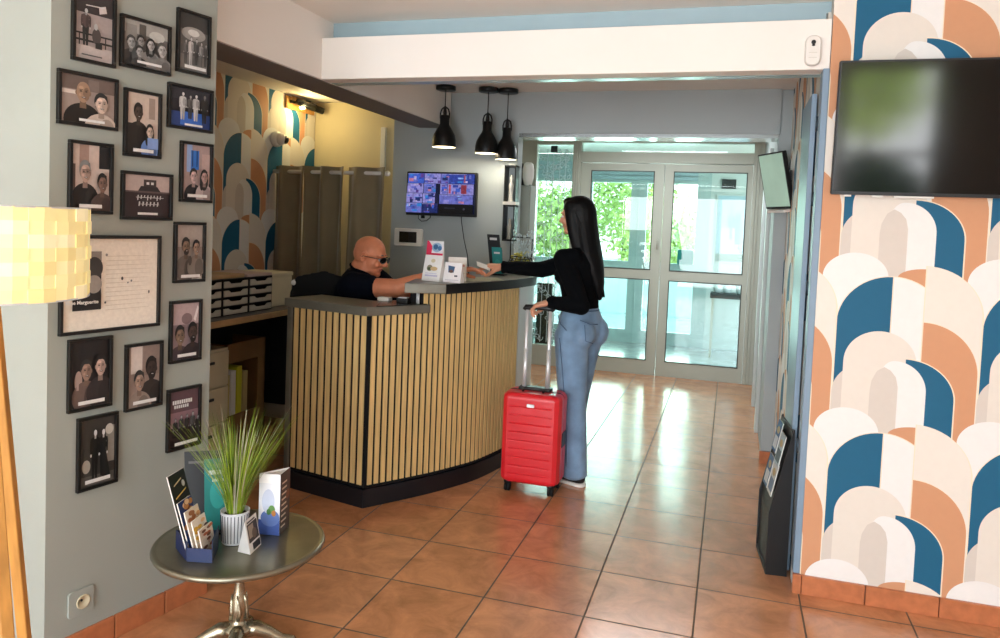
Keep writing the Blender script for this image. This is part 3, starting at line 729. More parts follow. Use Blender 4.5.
# ------------------------------------------------------------------ floor lamp
LX, LY = -1.728, 1.362
t = thing('floor_lamp', 'wooden tripod floor lamp with woven pale yellow shade', 'lamp', (LX, LY, 0))
sh = MB(); random.seed(5); R0, zt, zb = .225, 1.497, 1.278
nr, ns = 7, 22
for j in range(nr):
    z0 = zb+(zt-zb)*j/nr; z1 = zb+(zt-zb)*(j+1)/nr
    for i in range(ns):
        a0 = 2*PI*i/ns; a1 = 2*PI*(i+1)/ns; rr = R0+(.002 if (i+j) % 2 else -.001)+random.uniform(-.001, .001)
        c = lin(random.choice(('#f6e8b0', '#f2e2a2', '#f4e5a8', '#efdd9a', '#f7ecbe')))
        vs = []
        for (a, z) in ((a0, z0), (a0+(a1-a0)/2, z0), (a1, z0), (a1, z1), (a0+(a1-a0)/2, z1), (a0, z1)):
            bul = rr+(.003 if a not in (a0, a1) else 0)
            vs.append((LX+bul*math.cos(a), LY+bul*math.sin(a), z))
        vs += [(LX+(v[0]-LX)*.985, LY+(v[1]-LY)*.985, v[2]) for v in vs]
        sh.add(vs, [tuple(range(6)), tuple(range(11, 5, -1))]+[(k, (k+1) % 6, 6+(k+1) % 6, 6+k) for k in range(6)], c)
colmat('shade_strip', .8, noise=.03)
SM = MATS['shade_strip']; _b = SM.node_tree.nodes['Principled BSDF']; _at = [n for n in SM.node_tree.nodes if n.type == 'ATTRIBUTE'][0]
SM.node_tree.links.new(_at.outputs['Color'], _b.inputs['Emission Color']); _b.inputs['Emission Strength'].default_value = .28
sh.build('lamp_shade', 'shade_strip', t)
r = MB(); r.lathe([(.228, 0), (.228, .004), (.222, .004), (.222, 0), (.228, 0)], (LX, LY, zt-.002), 40, cap=False); r.lathe([(.228, 0), (.228, .004), (.222, .004), (.222, 0), (.228, 0)], (LX, LY, zb-.002), 40, cap=False)
for k in range(3): a = k*2.094; r.tube([(LX, LY, zt-.03), (LX+.222*math.cos(a), LY+.222*math.sin(a), zt-.002)], .002, 6)
r.build('shade_ring', 'aluminium', t)
for k, (ex, ey) in enumerate(((-1.385, 1.20), (-2.02, 1.14), (-1.80, 1.58))):
    m = MB(); p0 = Vector((LX+(ex-LX)*.02+.008*(k == 0), LY+(ey-LY)*.1, 1.30)); p1 = Vector((ex, ey, .0))
    d = (p1-p0).normalized(); a = d.cross(Vector((0, 0, 1))).normalized(); b = a.cross(d)
    w0 = .014
    vs = [p+a*sx_*w0+b*sy_*.011 for p in (p0, p1) for sx_, sy_ in ((-1, -1), (1, -1), (1, 1), (-1, 1))]
    for v in vs[4:]: v.z = 0.001
    m.add(vs, [(3, 2, 1, 0), (4, 5, 6, 7)]+[(i, (i+1) % 4, 4+(i+1) % 4, 4+i) for i in range(4)])
    m.build('leg', 'oak', t, bevel=.003)
m = MB(); m.lathe([(.045, 1.285), (.05, 1.295), (.05, 1.31), (.02, 1.325), (.02, 1.36)], (LX, LY, 0), 18); m.build('leg_hub', 'oak', t)
m = MB(); m.lathe([(.013, 1.36), (.014, 1.37), (.03, 1.395), (.032, 1.42), (.018, 1.45), (.004, 1.455)], (LX, LY, 0), 16); m.build('bulb', 'white_emit', t)

# ------------------------------------------------------------------ side table
TX, TY, TZ, TR = -1.549, 2.148, .392, .281
t = thing('side_table', 'round pewter pedestal side table with ornate foot by the gallery wall', 'table', (TX, TY, 0))
m = MB(); m.lathe([(.0, TZ-.03), (TR-.045, TZ-.03), (TR-.02, TZ-.028), (TR-.004, TZ-.02), (TR, TZ-.012), (TR-.003, TZ-.004), (TR-.010, TZ-.0005), (TR-.016, TZ-.003), (TR-.02, TZ-.002), (0, TZ-.002)], (TX, TY, 0), 72, cap=False)
m.build('tabletop', 'pewter', t)
m = MB(); m.lathe([(.05, .075), (.05, .09), (.03, .10), (.022, .115), (.027, .13), (.028, .16), (.024, .19), (.018, .215), (.016, .24), (.017, .34), (.024, .352), (.06, .362)], (TX, TY, 0), 24)
for k in range(6):
    a = k*PI/3
    m.tube([(TX+.03*math.cos(a), TY+.03*math.sin(a), .12), (TX+.029*math.cos(a+.25), TY+.029*math.sin(a+.25), .15), (TX+.027*math.cos(a), TY+.027*math.sin(a), .18), (TX+.024*math.cos(a-.2), TY+.024*math.sin(a-.2), .205)], [.006, .007, .005, .002], 6)
m.build('pedestal', 'pewter_light', t)
for k in range(4):
    a = .5+k*PI/2; m = MB(); ca, sa = math.cos(a), math.sin(a)
    m.tube([(TX+r*ca, TY+r*sa, z) for r, z in ((.02, .075), (.06, .078), (.10, .06), (.14, .035), (.175, .022), (.19, .03))], [.03, .026, .02, .017, .02, .012], 10)
    m.ell((TX+.178*ca, TY+.178*sa, .014), (.03, .03, .013), Matrix.Rotation(a, 3, 'Z'))
    m.build('foot', 'pewter_light', t)

# potted grass
PX, PY = -1.559, 2.129
t = thing('potted_grass', 'artificial green grass in a white striped pot on the round table', 'plant', (PX, PY, TZ))
m = MB(); pz = TZ
m.lathe([(.040, 0), (.042, .003), (.047, .105), (.048, .108), (.044, .108), (.043, .095), (.0, .095)], (PX, PY, pz), 36); m.build('pot', 'pot_white', t)
m = MB()
for k in range(26):
    a = 2*PI*k/26; u, v = math.cos(a), math.sin(a)
    m.tube([(PX+u*.0428, PY+v*.0428, pz+.008), (PX+u*.0474, PY+v*.0474, pz+.100)], .0013, 5)
m.build('stripes', 'pot_line', t)
random.seed(11)
for nm, mt, n in (('blades', 'blade_green', 190), ('blades', 'blade_pale', 60), ('blades', 'blade_deep', 100)):
    m = MB()
    for k in range(n):
        a = random.uniform(0, 2*PI); r0 = random.uniform(0, .028); hh = random.uniform(.18, .36 if mt != 'blade_pale' else .39); le = random.uniform(.05, 1)**.8*.17*hh/.3
        b0 = Vector((PX+r0*math.cos(a), PY+r0*math.sin(a), pz+.10))
        dx, dy = math.cos(a+random.uniform(-.5, .5)), math.sin(a+random.uniform(-.5, .5)); w = random.uniform(.0012, .0024)
        side = Vector((-dy, dx, 0)); P = []
        for j in range(5):
            q = j/4; P.append(b0+Vector((dx*le*q**1.25, dy*le*q**1.25, hh*q*(1-.08*q))))
        for j in range(4):
            w0, w1 = w*(1-j/4)**.6, w*(1-(j+1)/4)**.6+.0001
            th = Vector((dx, dy, 0))*.0006
            m.add([P[j]-side*w0, P[j]+th, P[j]+side*w0, P[j+1]+side*w1, P[j+1]+th, P[j+1]-side*w1], [(0, 1, 4, 5), (1, 2, 3, 4)])
    o = m.build(nm, mt, t, fix=False); o['kind'] = 'stuff'
m = MB(); m.lathe([(.0425, .093), (.03, .1), (0, .103)], (PX, PY, pz), 20); m.build('soil', 'soil', t)

# leaflet holder with leaflets
def card(mb, O, U, V, th, items=None, base='14181f'):
    """thin card standing on its lower edge: O + U (width) + V (height)"""
    O, U, V = Vector(O), Vector(U), Vector(V); n = U.cross(V).normalized()
    vs = [O, O+U, O+U+V, O+V]; vs += [v-n*th for v in vs]
    mb.add(vs, [(0, 1, 2, 3), (7, 6, 5, 4), (1, 0, 4, 5), (2, 1, 5, 6), (3, 2, 6, 7), (0, 3, 7, 4)], lin(base))
    if items: art(mb, O, U, V, items)
    return mb
HZ = TZ
t = thing('leaflet_holder', 'navy card leaflet holder with food leaflets on the round table', 'leaflet holder', (-1.60, 1.99, HZ))
T1, T2, T3, T4 = (Vector((x, y, HZ)) for x, y in ((-1.699, 2.012), (-1.600, 1.945), (-1.520, 1.965), (-1.575, 2.066)))
m = MB(); m.prism([(p.x, p.y) for p in (T1, T2, T3, T4)], HZ+.0005, HZ+.004)
card(m, T1, T2-T1, Vector((0, 0, .062)), .002, [('r', 0, 0, 1, 1, '15224a')], '141f40'); card(m, T2, T3-T2, Vector((-.004, 0, .044)), .002, [('r', 0, 0, 1, 1, '1a2a55')], '141f40')
card(m, T3, T4-T3, Vector((0, 0, .075)), .002, [('r', 0, 0, 1, 1, '16233f')], '1a2a4c'); card(m, T4, T1-T4, Vector((0, 0, .06)), .002, None, '1a2a4c')
m.build('tray', 'print_card', t)
N0, N1 = Vector((-1.604, 1.958, HZ+.006)), Vector((-1.622, 2.052, HZ+.006)); LE = Vector((-.062, -.03, .262))
m = MB(); card(m, N0, N1-N0, LE, .004, [('r', 0, 0, 1, 1, '0f1217'), ('p', [(.15, .70), (.85, .76), (.85, .775), (.15, .715)], 'd9b860'), ('p', [(.2, .85), (.7, .9), (.7, .915), (.2, .865)], 'd9c9a0'), ('e', .75, .84, .09, .04, 190), ('p', [(.15, .60), (.8, .66), (.8, .67), (.15, .61)], 170), ('r', .2, .5, .7, .52, 120)], 'e4e4e2')
m.build('backboard', 'print_card', t)
random.seed(2)
for k, cset in enumerate((('c98a52', 'e8c8a0', '7a3f22'), ('d8a070', 'f0dcc0', 'a86c44'), ('e0b040', 'e8c090', '5c3020'), ('b8653a', 'f2e4d0', '7a4a2c'))):
    m = MB(); oo = N0+Vector((.010+.014*k, .004+.002*k, 0)); hh = .175-.026*k; le = Vector((-.045+.012*k, -.018, hh))
    it = [('r', 0, 0, 1, 1, ('2a3f7a', 'e6d8c8', 'efe6da', 'e8dccb')[k])]
    for _ in range(16): it.append(('e', random.uniform(.1, .9), random.uniform(.3, .95), .16, .05, random.choice(cset)))
    it.append(('r', .1, .06, .9, .2, ('e2b83a', 'ffffff', 'f4f4f0', 'd8b07a')[k]))
    card(m, oo, (N1-N0)*.84, le, .004, it, 'e8e4dc')
    m.build('leaflet', 'print_card', t)
# teal and black leaflets standing behind
t = thing('leaflet_stand', 'teal leaflet in a dark leaflet stand behind the grass pot', 'leaflet holder', (-1.66, 2.11, HZ))
m = MB(); card(m, (-1.75, 2.12, HZ), (.11, .07, 0), (-.03, .02, .275), .006, [('r', 0, 0, 1, 1, '0c1219'), ('r', .1, .85, .6, .88, 90)], '0c1219')
m.build('backboard', 'print_card', t)
m = MB(); card(m, (-1.685, 2.135, HZ+.01), (.065, .055, 0), (-.02, .015, .245), .004, [('r', 0, 0, 1, 1, '1f7f7c'), ('e', .5, .5, .3, .2, '2a9a94'), ('r', .15, .78, .85, .84, 'd8e6e0'), ('r', .3, .68, .8, .72, 'c8d8d0')], '1f7a78')
m.build('leaflet', 'print_card', t)
m = MB(); m.prism([(-1.755, 2.115), (-1.735, 2.09), (-1.61, 2.17), (-1.635, 2.2)], HZ, HZ+.006); m.build('base', 'black_card', t)
# folded tent card
t = thing('tent_card', 'small white folded tent card with a photo, in front of the pot', 'card', (-1.49, 2.03, HZ))
A, Bq = Vector((-1.447, 2.060, HZ)), Vector((-1.462, 2.140, HZ)); back = Vector((-.052, .004, 0)); top = Vector((-.026, .002, .105))
m = MB(); m.add([A, Bq, Bq+top, A+top, A+back*1.0, Bq+back], [(0, 1, 2, 3), (4, 3, 2, 5), (0, 3, 4)], lin('ecebe8'))
m.add([A-Vector((.0, 0, 0)), A+back, A+top], [(0, 1, 2)], lin('f2f0ee'))
art(m, A, Bq-A, top, [('r', 0, 0, 1, 1, 'f0eeea'), ('r', .08, .3, .95, .85, '3a3634'), ('r', .15, .42, .6, .8, 'a89a88'), ('e', .6, .5, .2, .15, '6c5a4a'), ('r', .3, .05, .95, .25, '20222a'), ('r', .1, .88, .8, .93, 80)])
m.build('folded_sheet', 'print_card', t, fix=False)
# three sided card tower
t = thing('display_card', 'tall three-sided white display card with a menu side on the round table', 'card', (-1.455, 2.215, HZ))
A, Bq, Cq = Vector((-1.520, 2.205, HZ)), Vector((-1.447, 2.222, HZ)), Vector((-1.462, 2.305, HZ)); H = Vector((0, 0, .215))
m = MB(); m.add([A, Bq, Cq, A+H, Bq+H, Cq+H], [(0, 1, 4, 3), (1, 2, 5, 4), (2, 0, 3, 5)], lin('f0efee'))
m.add([A+H*.97, Bq+H*.97, Cq+H*.97], [(0, 1, 2)], lin('d8d8d8'))
art(m, A, Bq-A, H, [('r', 0, 0, 1, 1, 'e6e8ee'), ('r', 0, 0, 1, .25, '3a56a0'), ('e', .55, .28, .45, .14, '5e78b8'), ('e', .45, .55, .3, .2, 'c2cade'), ('e', .62, .42, .16, .07, '5f8f4a'), ('e', .48, .38, .1, .05, '3c6c34'), ('e', .72, .36, .1, .05, 'c08040'), ('r', 0, .85, 1, 1, 'f6f6f6')])
art(m, Bq, Cq-Bq, H, [('r', 0, 0, 1, 1, '4a3c36')]+[('r', .12, .1+.09*k, .12+.7*random.uniform(.6, 1), .13+.09*k, 'd8c8b4') for k in range(9)]+[('e', .7, .6, .18, .08, '7c4a30')])
m.build('folded_sheet', 'print_card', t, fix=False)

# ------------------------------------------------------------------ reception counter
def resample(P, step):
    out = [Vector(P[0])]; acc = 0.
    for a, b in zip(P[:-1], P[1:]):
        a = Vector(a); b = Vector(b); L = (b-a).length; d = (b-a)/L; pos = step-acc
        while pos <= L+1e-9: out.append(a+d*pos); pos += step
        acc = L-(pos-step)
    return out
def smooth_poly(P, n=6):
    out = []; P = [Vector(p) for p in P]
    for i in range(len(P)-1):
        p0 = P[max(i-1, 0)]; p1 = P[i]; p2 = P[i+1]; p3 = P[min(i+2, len(P)-1)]
        for k in range(n):
            t = k/n; out.append(.5*((2*p1)+(-p0+p2)*t+(2*p0-5*p1+4*p2-p3)*t*t+(-p0+3*p1-3*p2+p3)*t**3))
    out.append(P[-1]); return out
c1 = Vector((-2.285, 3.575)); c2 = Vector((-1.762, 3.460))
curve = smooth_poly([(-1.762, 3.460), (-1.632, 3.642), (-1.525, 3.801), (-1.44, 3.955), (-1.375, 4.09), (-1.325, 4.26), (-1.29, 4.42), (-1.265, 4.555)], 8)
metal_end = [Vector((-1.265, 4.555)), Vector((-1.245, 4.66)), Vector((-1.235, 4.765))]
t = thing('reception_counter', 'curved reception counter clad in vertical wooden slats with grey worktops', 'counter', (-1.745, 3.9, 0))
def offset(P, d):
    out = []
    for i, p in enumerate(P):
        a = P[max(i-1, 0)]; b = P[min(i+1, len(P)-1)]; tt = (b-a).normalized(); out.append(p+Vector((tt.y, -tt.x))*d)
    return out
def wall_along(m, P, z0, z1, th):
    Q = offset(P, -th)
    for i in range(len(P)-1):
        a, b, c, d = P[i], P[i+1], Q[i+1], Q[i]
        z = z1(i) if callable(z1) else z1
        m.prism([(a.x, a.y), (b.x, b.y), (c.x, c.y), (d.x, d.y)], z0, z)
def slats(m, P, z1f, pitch, w, d=.0065, skip=.0):
    L = sum((b-a).length for a, b in zip(P[:-1], P[1:])); n = int((L-skip)/pitch)
    R = resample(P, pitch/8)
    def at(s):
        k = min(max(int(s/(pitch/8)), 0), len(R)-2); f = s/(pitch/8)-k; return R[k].lerp(R[k+1], f), (R[k+1]-R[k]).normalized()
    for i in range(n):
        s = skip+i*pitch+(pitch-w)*.5; a, ta = at(s); b, tb = at(min(s+w, L-.001)); nn = Vector((ta.y, -ta.x))
        m.prism([(a.x, a.y), (b.x, b.y), ((b+nn*d).x, (b+nn*d).y), ((a+nn*d).x, (a+nn*d).y)], .116, z1f(a))
SPLIT_Y = 3.735
zt = lambda p: 1.005 if p.y < SPLIT_Y else 1.112
left_line = [c1, c2]
m = MB(); wall_along(m, offset([c1, c2], -.009), .10, 1.003, .03); m.build('backing_panel', 'black_fabric', t)
inner = offset(curve, -.009)
m = MB()
for i in range(len(inner)-1):
    Q = offset(inner, -.03); a, b, c, d = inner[i], inner[i+1], Q[i+1], Q[i]
    m.prism([(a.x, a.y), (b.x, b.y), (c.x, c.y), (d.x, d.y)], .10, 1.003 if a.y < SPLIT_Y-.02 else 1.112)
m.build('backing_panel', 'black_fabric', t)
m = MB(); slats(m, offset([c1+Vector((.006, 0)), c2], -.009), lambda p: 1.003, .0474, .0305); m.build('slat_panel', 'slat_wood', t)
m = MB(); slats(m, inner, lambda p: 1.003 if p.y < SPLIT_Y else 1.112, .0385, .0250, skip=.018); m.build('slat_panel', 'slat_wood', t)
m = MB(); wall_along(m, offset([c1, c2], .003), 0, .096, .02); wall_along(m, offset(curve, .003), 0, .096, .02); m.build('plinth', 'plinth_black', t)
m = MB(); a = c1; m.prism([(a.x-.035, a.y+.01), (a.x, a.y-.002), (a.x+.01, a.y+.04), (a.x+.03, a.y+.42), (a.x-.02, a.y+.43)], 0, 1.005); m.build('side_panel', 'worktop_grey', t, bevel=.003)
m = MB(); wall_along(m, metal_end, 0, 1.112, .03)
e = metal_end[-1]; m.prism([(e.x, e.y), (e.x-.03, e.y), (e.x-.30, e.y+.1), (e.x-.30, e.y+.13), (e.x, e.y+.03)], 0, 1.112)
m.build('end_panel', 'brushed_metal', t, shade=False)
# low worktop
m = MB(); m.prism([(-2.325, 3.56), (-1.758, 3.432), (-1.61, 3.645), (-1.54, 3.75), (-1.72, 3.93), (-1.86, 3.74), (-2.26, 3.84)], 1.005, 1.052)
m.build('low_worktop', 'worktop_grey', t, bevel=.004)
m = MB(); m.prism([(-1.725, 3.47), (-1.60, 3.66), (-1.556, 3.735), (-1.70, 3.89), (-1.82, 3.71)], 1.0525, 1.056); m.build('desk_pad', 'worktop_dark', t)
# inside lower desk and inner riser under the high shelf
m = MB(); Q = offset(curve, -.07)
P_ = [p for p in Q if p.y > SPLIT_Y]; wall_along(m, P_, 0, 1.112, .02); m.build('inner_panel', 'dark_plastic', t)
# high shelf
front = [Vector(p) for p in ((-1.655, 3.655), (-1.455, 3.75), (-1.405, 3.90), (-1.345, 4.06), (-1.29, 4.25), (-1.252, 4.42), (-1.232, 4.58), (-1.218, 4.70), (-1.225, 4.80), (-1.27, 4.88))]
hp = [front[0]]+smooth_poly(front[1:], 5)+[Vector(p) for p in ((-1.42, 4.95), (-1.56, 4.70), (-1.66, 4.35), (-1.74, 4.0))]
m = MB(); m.prism([(p.x, p.y) for p in hp], 1.114, 1.168); m.build('high_shelf', 'worktop_grey', t, bevel=.004)
m = MB(); fo = offset(smooth_poly(front[1:], 5), .004); wall_along(m, fo, 1.1135, 1.1665, .004); m.build('edge_band', 'black_satin', t)
for x, y in ((-1.60, 3.72), (-1.625, 3.76)):
    m = MB(); m.tube([(x, y, 1.053), (x, y, 1.114)], .006, 8); m.build('bracket', 'aluminium', t)
# small items on the low worktop
tt = thing('card_terminal', 'dark card payment terminal with silver keys on the low worktop', 'terminal', (-1.69, 3.74, 1.056))
m = MB(); m.rbox(-1.725, -1.655, 3.70, 3.80, 1.0562, 1.080, .01); m.build('body', 'dark_plastic', tt)
m = MB(); m.box(-1.715, -1.665, 3.705, 3.745, 1.0802, 1.084); m.build('keypad', 'aluminium', tt)
tt = thing('phone', 'silver and white desk telephone behind the low worktop edge', 'telephone', (-1.83, 3.83, 1.052))
m = MB(); m.rbox(-1.86, -1.79, 3.745, 3.80, 1.0525, 1.072, .008); m.build('body', 'white_plastic', tt)

# brochures standing on the high shelf
def tent(name, label, A, B_, lean, items, group=None, cat='brochure', base='eceae8', spine=None):
    A = Vector(A); B_ = Vector(B_); n = (B_-A).cross(Vector((0, 0, 1))).normalized(); tp = Vector((0, 0, lean[1]))-n*lean[0]
    t = thing(name, label, cat, tuple((A+B_)/2), group)
    m = MB(); bk = -n*lean[0]*2
    m.add([A, B_, B_+tp, A+tp, A+bk, B_+bk], [(0, 1, 2, 3), (4, 3, 2, 5), (0, 3, 4), (1, 5, 2)], lin(base))
    art(m, A, B_-A, tp, items)
    m.build('folded_sheet', 'print_card', t, fix=False)
    return t
tent('brochure', 'tall white brochure with pink and blue header on the high shelf', (-1.655, 3.88, 1.169), (-1.535, 3.845, 1.169), (.03, .145),
  [('r', 0, 0, 1, 1, 'efeeed'), ('e', .35, .5, .16, .12, '8f8a72'), ('e', .6, .48, .2, .08, 'd8b98a'), ('r', .25, .42, .4, .52, '45543a'), ('r', .15, .18, .85, .24, 'c3bfd8'), ('r', .15, .28, .8, .31, 'cfcde0'), ('e', .5, .78, .12, .07, 'd8cfae')])
t2 = tent('brochure', 'pink and blue brochure standing behind the tall white one', (-1.672, 3.955, 1.169), (-1.557, 3.92, 1.169), (.02, .222),
  [('r', 0, 0, 1, 1, 'e8e8ee'), ('p', [(0, .6), (.3, .66), (.35, .85), (.1, 1), (0, 1)], 'e83a62'), ('r', 0, .6, 1, .69, 'e2305a'), ('e', .62, .84, .3, .12, '9fc0dc'), ('e', .55, .85, .14, .07, '3f6f9e'), ('e', .8, .82, .12, .06, '4a7ab0')])
tent('brochure', 'small white leaflet with a blue photo, right of the tall brochure', (-1.515, 3.85, 1.169), (-1.41, 3.84, 1.169), (.025, .11),
  [('r', 0, 0, 1, 1, 'ebe8ea'), ('p', [(.25, .5), (.55, .5), (.6, .8), (.2, .85)], '3f5f86'), ('e', .4, .56, .12, .08, '6b4f44'), ('r', .62, .3, .8, .38, '4a4a55'), ('r', .1, .12, .9, .15, 'c8c4cc')])
tent('brochure', 'cream folded leaflet stack behind the small white leaflet', (-1.53, 3.96, 1.169), (-1.43, 3.99, 1.169), (.02, .135),
  [('r', 0, 0, 1, 1, 'e9e2da'), ('p', [(.1, .7), (.9, .6), (.9, .68), (.1, .78)], 'd89a92'), ('r', .1, .3, .9, .34, 'd8c8b8')])
# papers on the shelf
t = thing('paper_sheets', 'pale green registration sheets lying flat between the two hands', 'paper', (-1.37, 4.2, 1.1685))
m = MB()
for k, (x, y, a) in enumerate(((-1.42, 4.2, .2), (-1.39, 4.28, .5), (-1.44, 4.12, -.2))):
    M = Matrix.Translation((x, y, 1.1688+k*.0012)) @ Matrix.Rotation(a, 4, 'Z'); m.box(-.075, .075, -.105, .105, 0, .001, M=M)
m.build('sheets', 'paper_green' if 'paper_green' in MATS else mat('paper_green', '#ccd2b8', .7).name, t)

# tablet style dark leaflet display
t = thing('display_stand', 'black upright display stand with a teal leaflet on the high shelf', 'display stand', (-1.42, 4.66, 1.168))
m = MB(); card(m, (-1.50, 4.66, 1.17), (.085, -.01, 0), (-.045, .03, .262), .01, [('r', 0, 0, 1, 1, '14171c'), ('r', .2, .86, .8, .92, 200)], '101216'); m.build('backboard', 'print_card', t)
m = MB(); card(m, (-1.478, 4.648, 1.18), (.07, -.008, 0), (-.025, .02, .17), .008, [('r', 0, 0, 1, 1, '1d8584'), ('r', .2, .75, .8, .82, 210), ('e', .5, .4, .3, .14, '2f9c98')], '1a7270'); m.build('leaflet', 'print_card', t)
m = MB(); m.box(-1.50, -1.40, 4.635, 4.70, 1.1685, 1.178); m.build('base', 'black_card', t)
# glasses case / white rolls
t = thing('napkin_roll', 'white rolled cloth lying on the high shelf beside the black display', 'cloth', (-1.36, 4.78, 1.168))
m = MB(); m.tube([(-1.45, 4.76, 1.195), (-1.40, 4.765, 1.198), (-1.33, 4.775, 1.197), (-1.275, 4.78, 1.194)], [.02, .026, .026, .02], 14); m.build('roll', 'paper_white', t)
# wire basket with flowers
t = thing('flower_basket', 'black wire basket of pale yellow flowers at the end of the shelf', 'basket', (-1.36, 4.88, 1.168))
m = MB(); bx, by, bz = -1.355, 4.86, 1.168
for k in range(9):
    z = .01+.11*k/8; r = .05+.035*math.sin(PI*k/8*.9)
    P = [(bx+r*math.cos(a*PI/10), by+r*math.sin(a*PI/10), bz+z) for a in range(21)]; m.tube(P, .0025, 5)
for k in range(14):
    a = 2*PI*k/14; m.tube([(bx+(.05+.035*math.sin(PI*q/6*.9))*math.cos(a), by+(.05+.035*math.sin(PI*q/6*.9))*math.sin(a), bz+.01+.11*q/6) for q in range(7)], .0025, 5)
m.tube([(bx-.075, by, bz+.1), (bx-.075, by, bz+.24), (bx-.06, by, bz+.25), (bx+.06, by, bz+.25), (bx+.075, by, bz+.24), (bx+.075, by, bz+.1)], .004, 6)
m.build('basket', 'black_metal', t)
m = MB(); random.seed(9)
for k in range(60):
    a = random.uniform(0, 6.28); r = random.uniform(0, .065); m.ell((bx+r*math.cos(a), by+r*math.sin(a), bz+.08+random.uniform(0, .07)), (.012, .012, .008), None, 8, 5)
o = m.build('flowers', 'cactus_yellow', t); o['kind'] = 'stuff'
m = MB()
for k in range(70):
    a = random.uniform(0, 6.28); r = random.uniform(.02, .1); z = bz+random.uniform(.10, .30)
    p = Vector((bx+.02+r*math.cos(a), by+r*math.sin(a), z)); m.tube([(bx, by, bz+.08), tuple(p.lerp(Vector((bx, by, bz+.08)), .4)+Vector((0, 0, .02))), tuple(p)], [.0015, .001, .0008], 4)
    m.ell(p, (.006, .006, .009), None, 6, 4)
o = m.build('sprigs', 'lace_white', t); o['kind'] = 'stuff'

# ------------------------------------------------------------------ pendant lamps
def pendant(x, y, zc, zb, rs, label, first=None):
    t = thing('pendant_lamp', label, 'lamp', (x, y, 2.44), 'black bell pendants over the counter')
    m = MB(); m.lathe([(.066, 2.410), (.069, 2.413), (.069, 2.437), (.066, 2.4395)], (x, y, 0), 30); m.build('ceiling_rose', 'black_metal', t)
    m = MB(); m.tube([(x, y, 2.414), (x, y, zb+.27)], .0035, 6); m.build('cord', 'black_metal', t)
    m = MB()
    pr = [(rs, 0), (rs, .012), (rs*.985, .05), (rs*.9, .085), (rs*.68, .12), (rs*.47, .145), (rs*.4, .16), (rs*.4, .215), (rs*.36, .22), (.006, .225)]
    inner = [(r-.004 if r > .02 else r, z-.002) for r, z in reversed(pr[:-1])]
    m.lathe([(r, zb+z) for r, z in pr], (x, y, 0), 36, cap=False); m.build('lamp_shade', 'black_metal', t)
    m = MB(); m.lathe([(rs-.001, zb+.0005), (rs-.006, zb+.002), (rs*.97, zb+.05), (rs*.87, zb+.082), (rs*.64, zb+.117), (.01, zb+.14)], (x, y, 0), 36, cap=False); m.build('lamp_shade_lining', 'white_emit', t)
    m = MB()
    for s in (-1, 1): m.tube([(x+s*rs*.39, y, zb+.20), (x+s*rs*.40, y, zb+.235), (x+s*rs*.30, y, zb+.262), (x+s*.008, y, zb+.275)], .0055, 8)
    m.lathe([(.012, zb+.222), (.014, zb+.24), (.008, zb+.275), (.006, zb+.285)], (x, y, 0), 12); m.build('yoke', 'black_metal', t)
    return t
pendant(-1.948, 4.877, 0, 2.018, .083, 'black bell pendant lamp closest to the white bulkhead')
pendant(-1.665, 4.965, 0, 1.987, .080, 'black bell pendant lamp hanging between the two others')
pendant(-1.538, 5.02, 0, 1.952, .076, 'black bell pendant lamp closest to the entrance portal')

# ------------------------------------------------------------------ monitor with camera views
def flat_screen(name, label, x0, x1, y, z0, z1, d, bez, chin=0., items=None, scr='black_gloss', tilt=0., body='black_satin', feed=False):
    t = thing(name, label, 'television', ((x0+x1)/2, y, z0))
    M = Matrix.Translation(((x0+x1)/2, y, (z0+z1)/2)) @ Matrix.Rotation(tilt, 4, 'X'); w = (x1-x0)/2; h = (z1-z0)/2
    m = MB(M)
    m.rbox(-w, w, -d, 0, -h, h, .006, axis='y'); m.build('casing', body, t, bevel=.002)
    m = MB(M); m.box(-w*.55, w*.55, -.0, .022, -h*.75, h*.55); m.build('back_cover', body, t)
    m = MB(M)
    if items:
        art(m, (-w+bez, -d-.0005, -h+bez+chin), (2*(w-bez), 0, 0), (0, 0, 2*(h-bez)-chin), items); m.build('screen', scr, t, fix=False)
    else:
        m.box(-w+bez, w-bez, -d-.0015, -d-.0003, -h+bez+chin, h-bez); m.build('screen', scr, t)
    return t
random.seed(21); its = [('r', 0, 0, 1, 1, '10142e')]
cols = ('2a3f9c', '3d5fc8', '1d2a66', '6a6fc0', '8f8ad0', '2f7fd0', '5b3a8a', 'b8a8d8', '24306e', '4b54b0', 'c07a9a', '7fa0e0')
cells = [(0, .75, .24, 1), (.25, .75, .49, 1), (.5, .75, .62, 1), (.62, .75, .99, 1), (0, .5, .24, .74), (.25, .5, .43, .74), (.5, .48, .6, .74), (.61, .48, .99, .74), (0, .25, .24, .49), (.25, .25, .43, .49), (.5, .24, .99, .47), (0, 0, .24, .24), (.25, 0, .48, .24)]
for (a, b, c, d) in cells:
    its.append(('r', a, b, c, d, random.choice(cols[:5])))
    for _ in range(9):
        x = random.uniform(a, c-.04); z = random.uniform(b, d-.04); its.append(('r', x, z, min(c, x+random.uniform(.02, .09)), min(d, z+random.uniform(.02, .1)), random.choice(cols)))
    its.append(('r', a, d-.02, a+(c-a)*.7, d-.005, '8c8cc0'))
its += [('r', .82, .5, .9, .72, '8a3346'), ('r', .64, .5, .67, .72, 'b04a5c'), ('r', .86, .78, .88, .96, 'a85060'), ('r', .5, 0, 1, .225, '07080c'), ('r', .58, .12, .74, .15, '2a2c38'), ('e', .87, .12, .015, .03, '4a4c5c')]
t = flat_screen('monitor', 'wall monitor showing bluish security camera views above the counter', -2.315, -1.768, 5.12, 1.543, 1.862, .03, .012, .008, its, 'screen_print')
t['category'] = 'monitor'
m = MB(); m.box(-2.1, -1.98, 5.12, 5.1495, 1.62, 1.78); m.build('wall_bracket', 'black_metal', t)
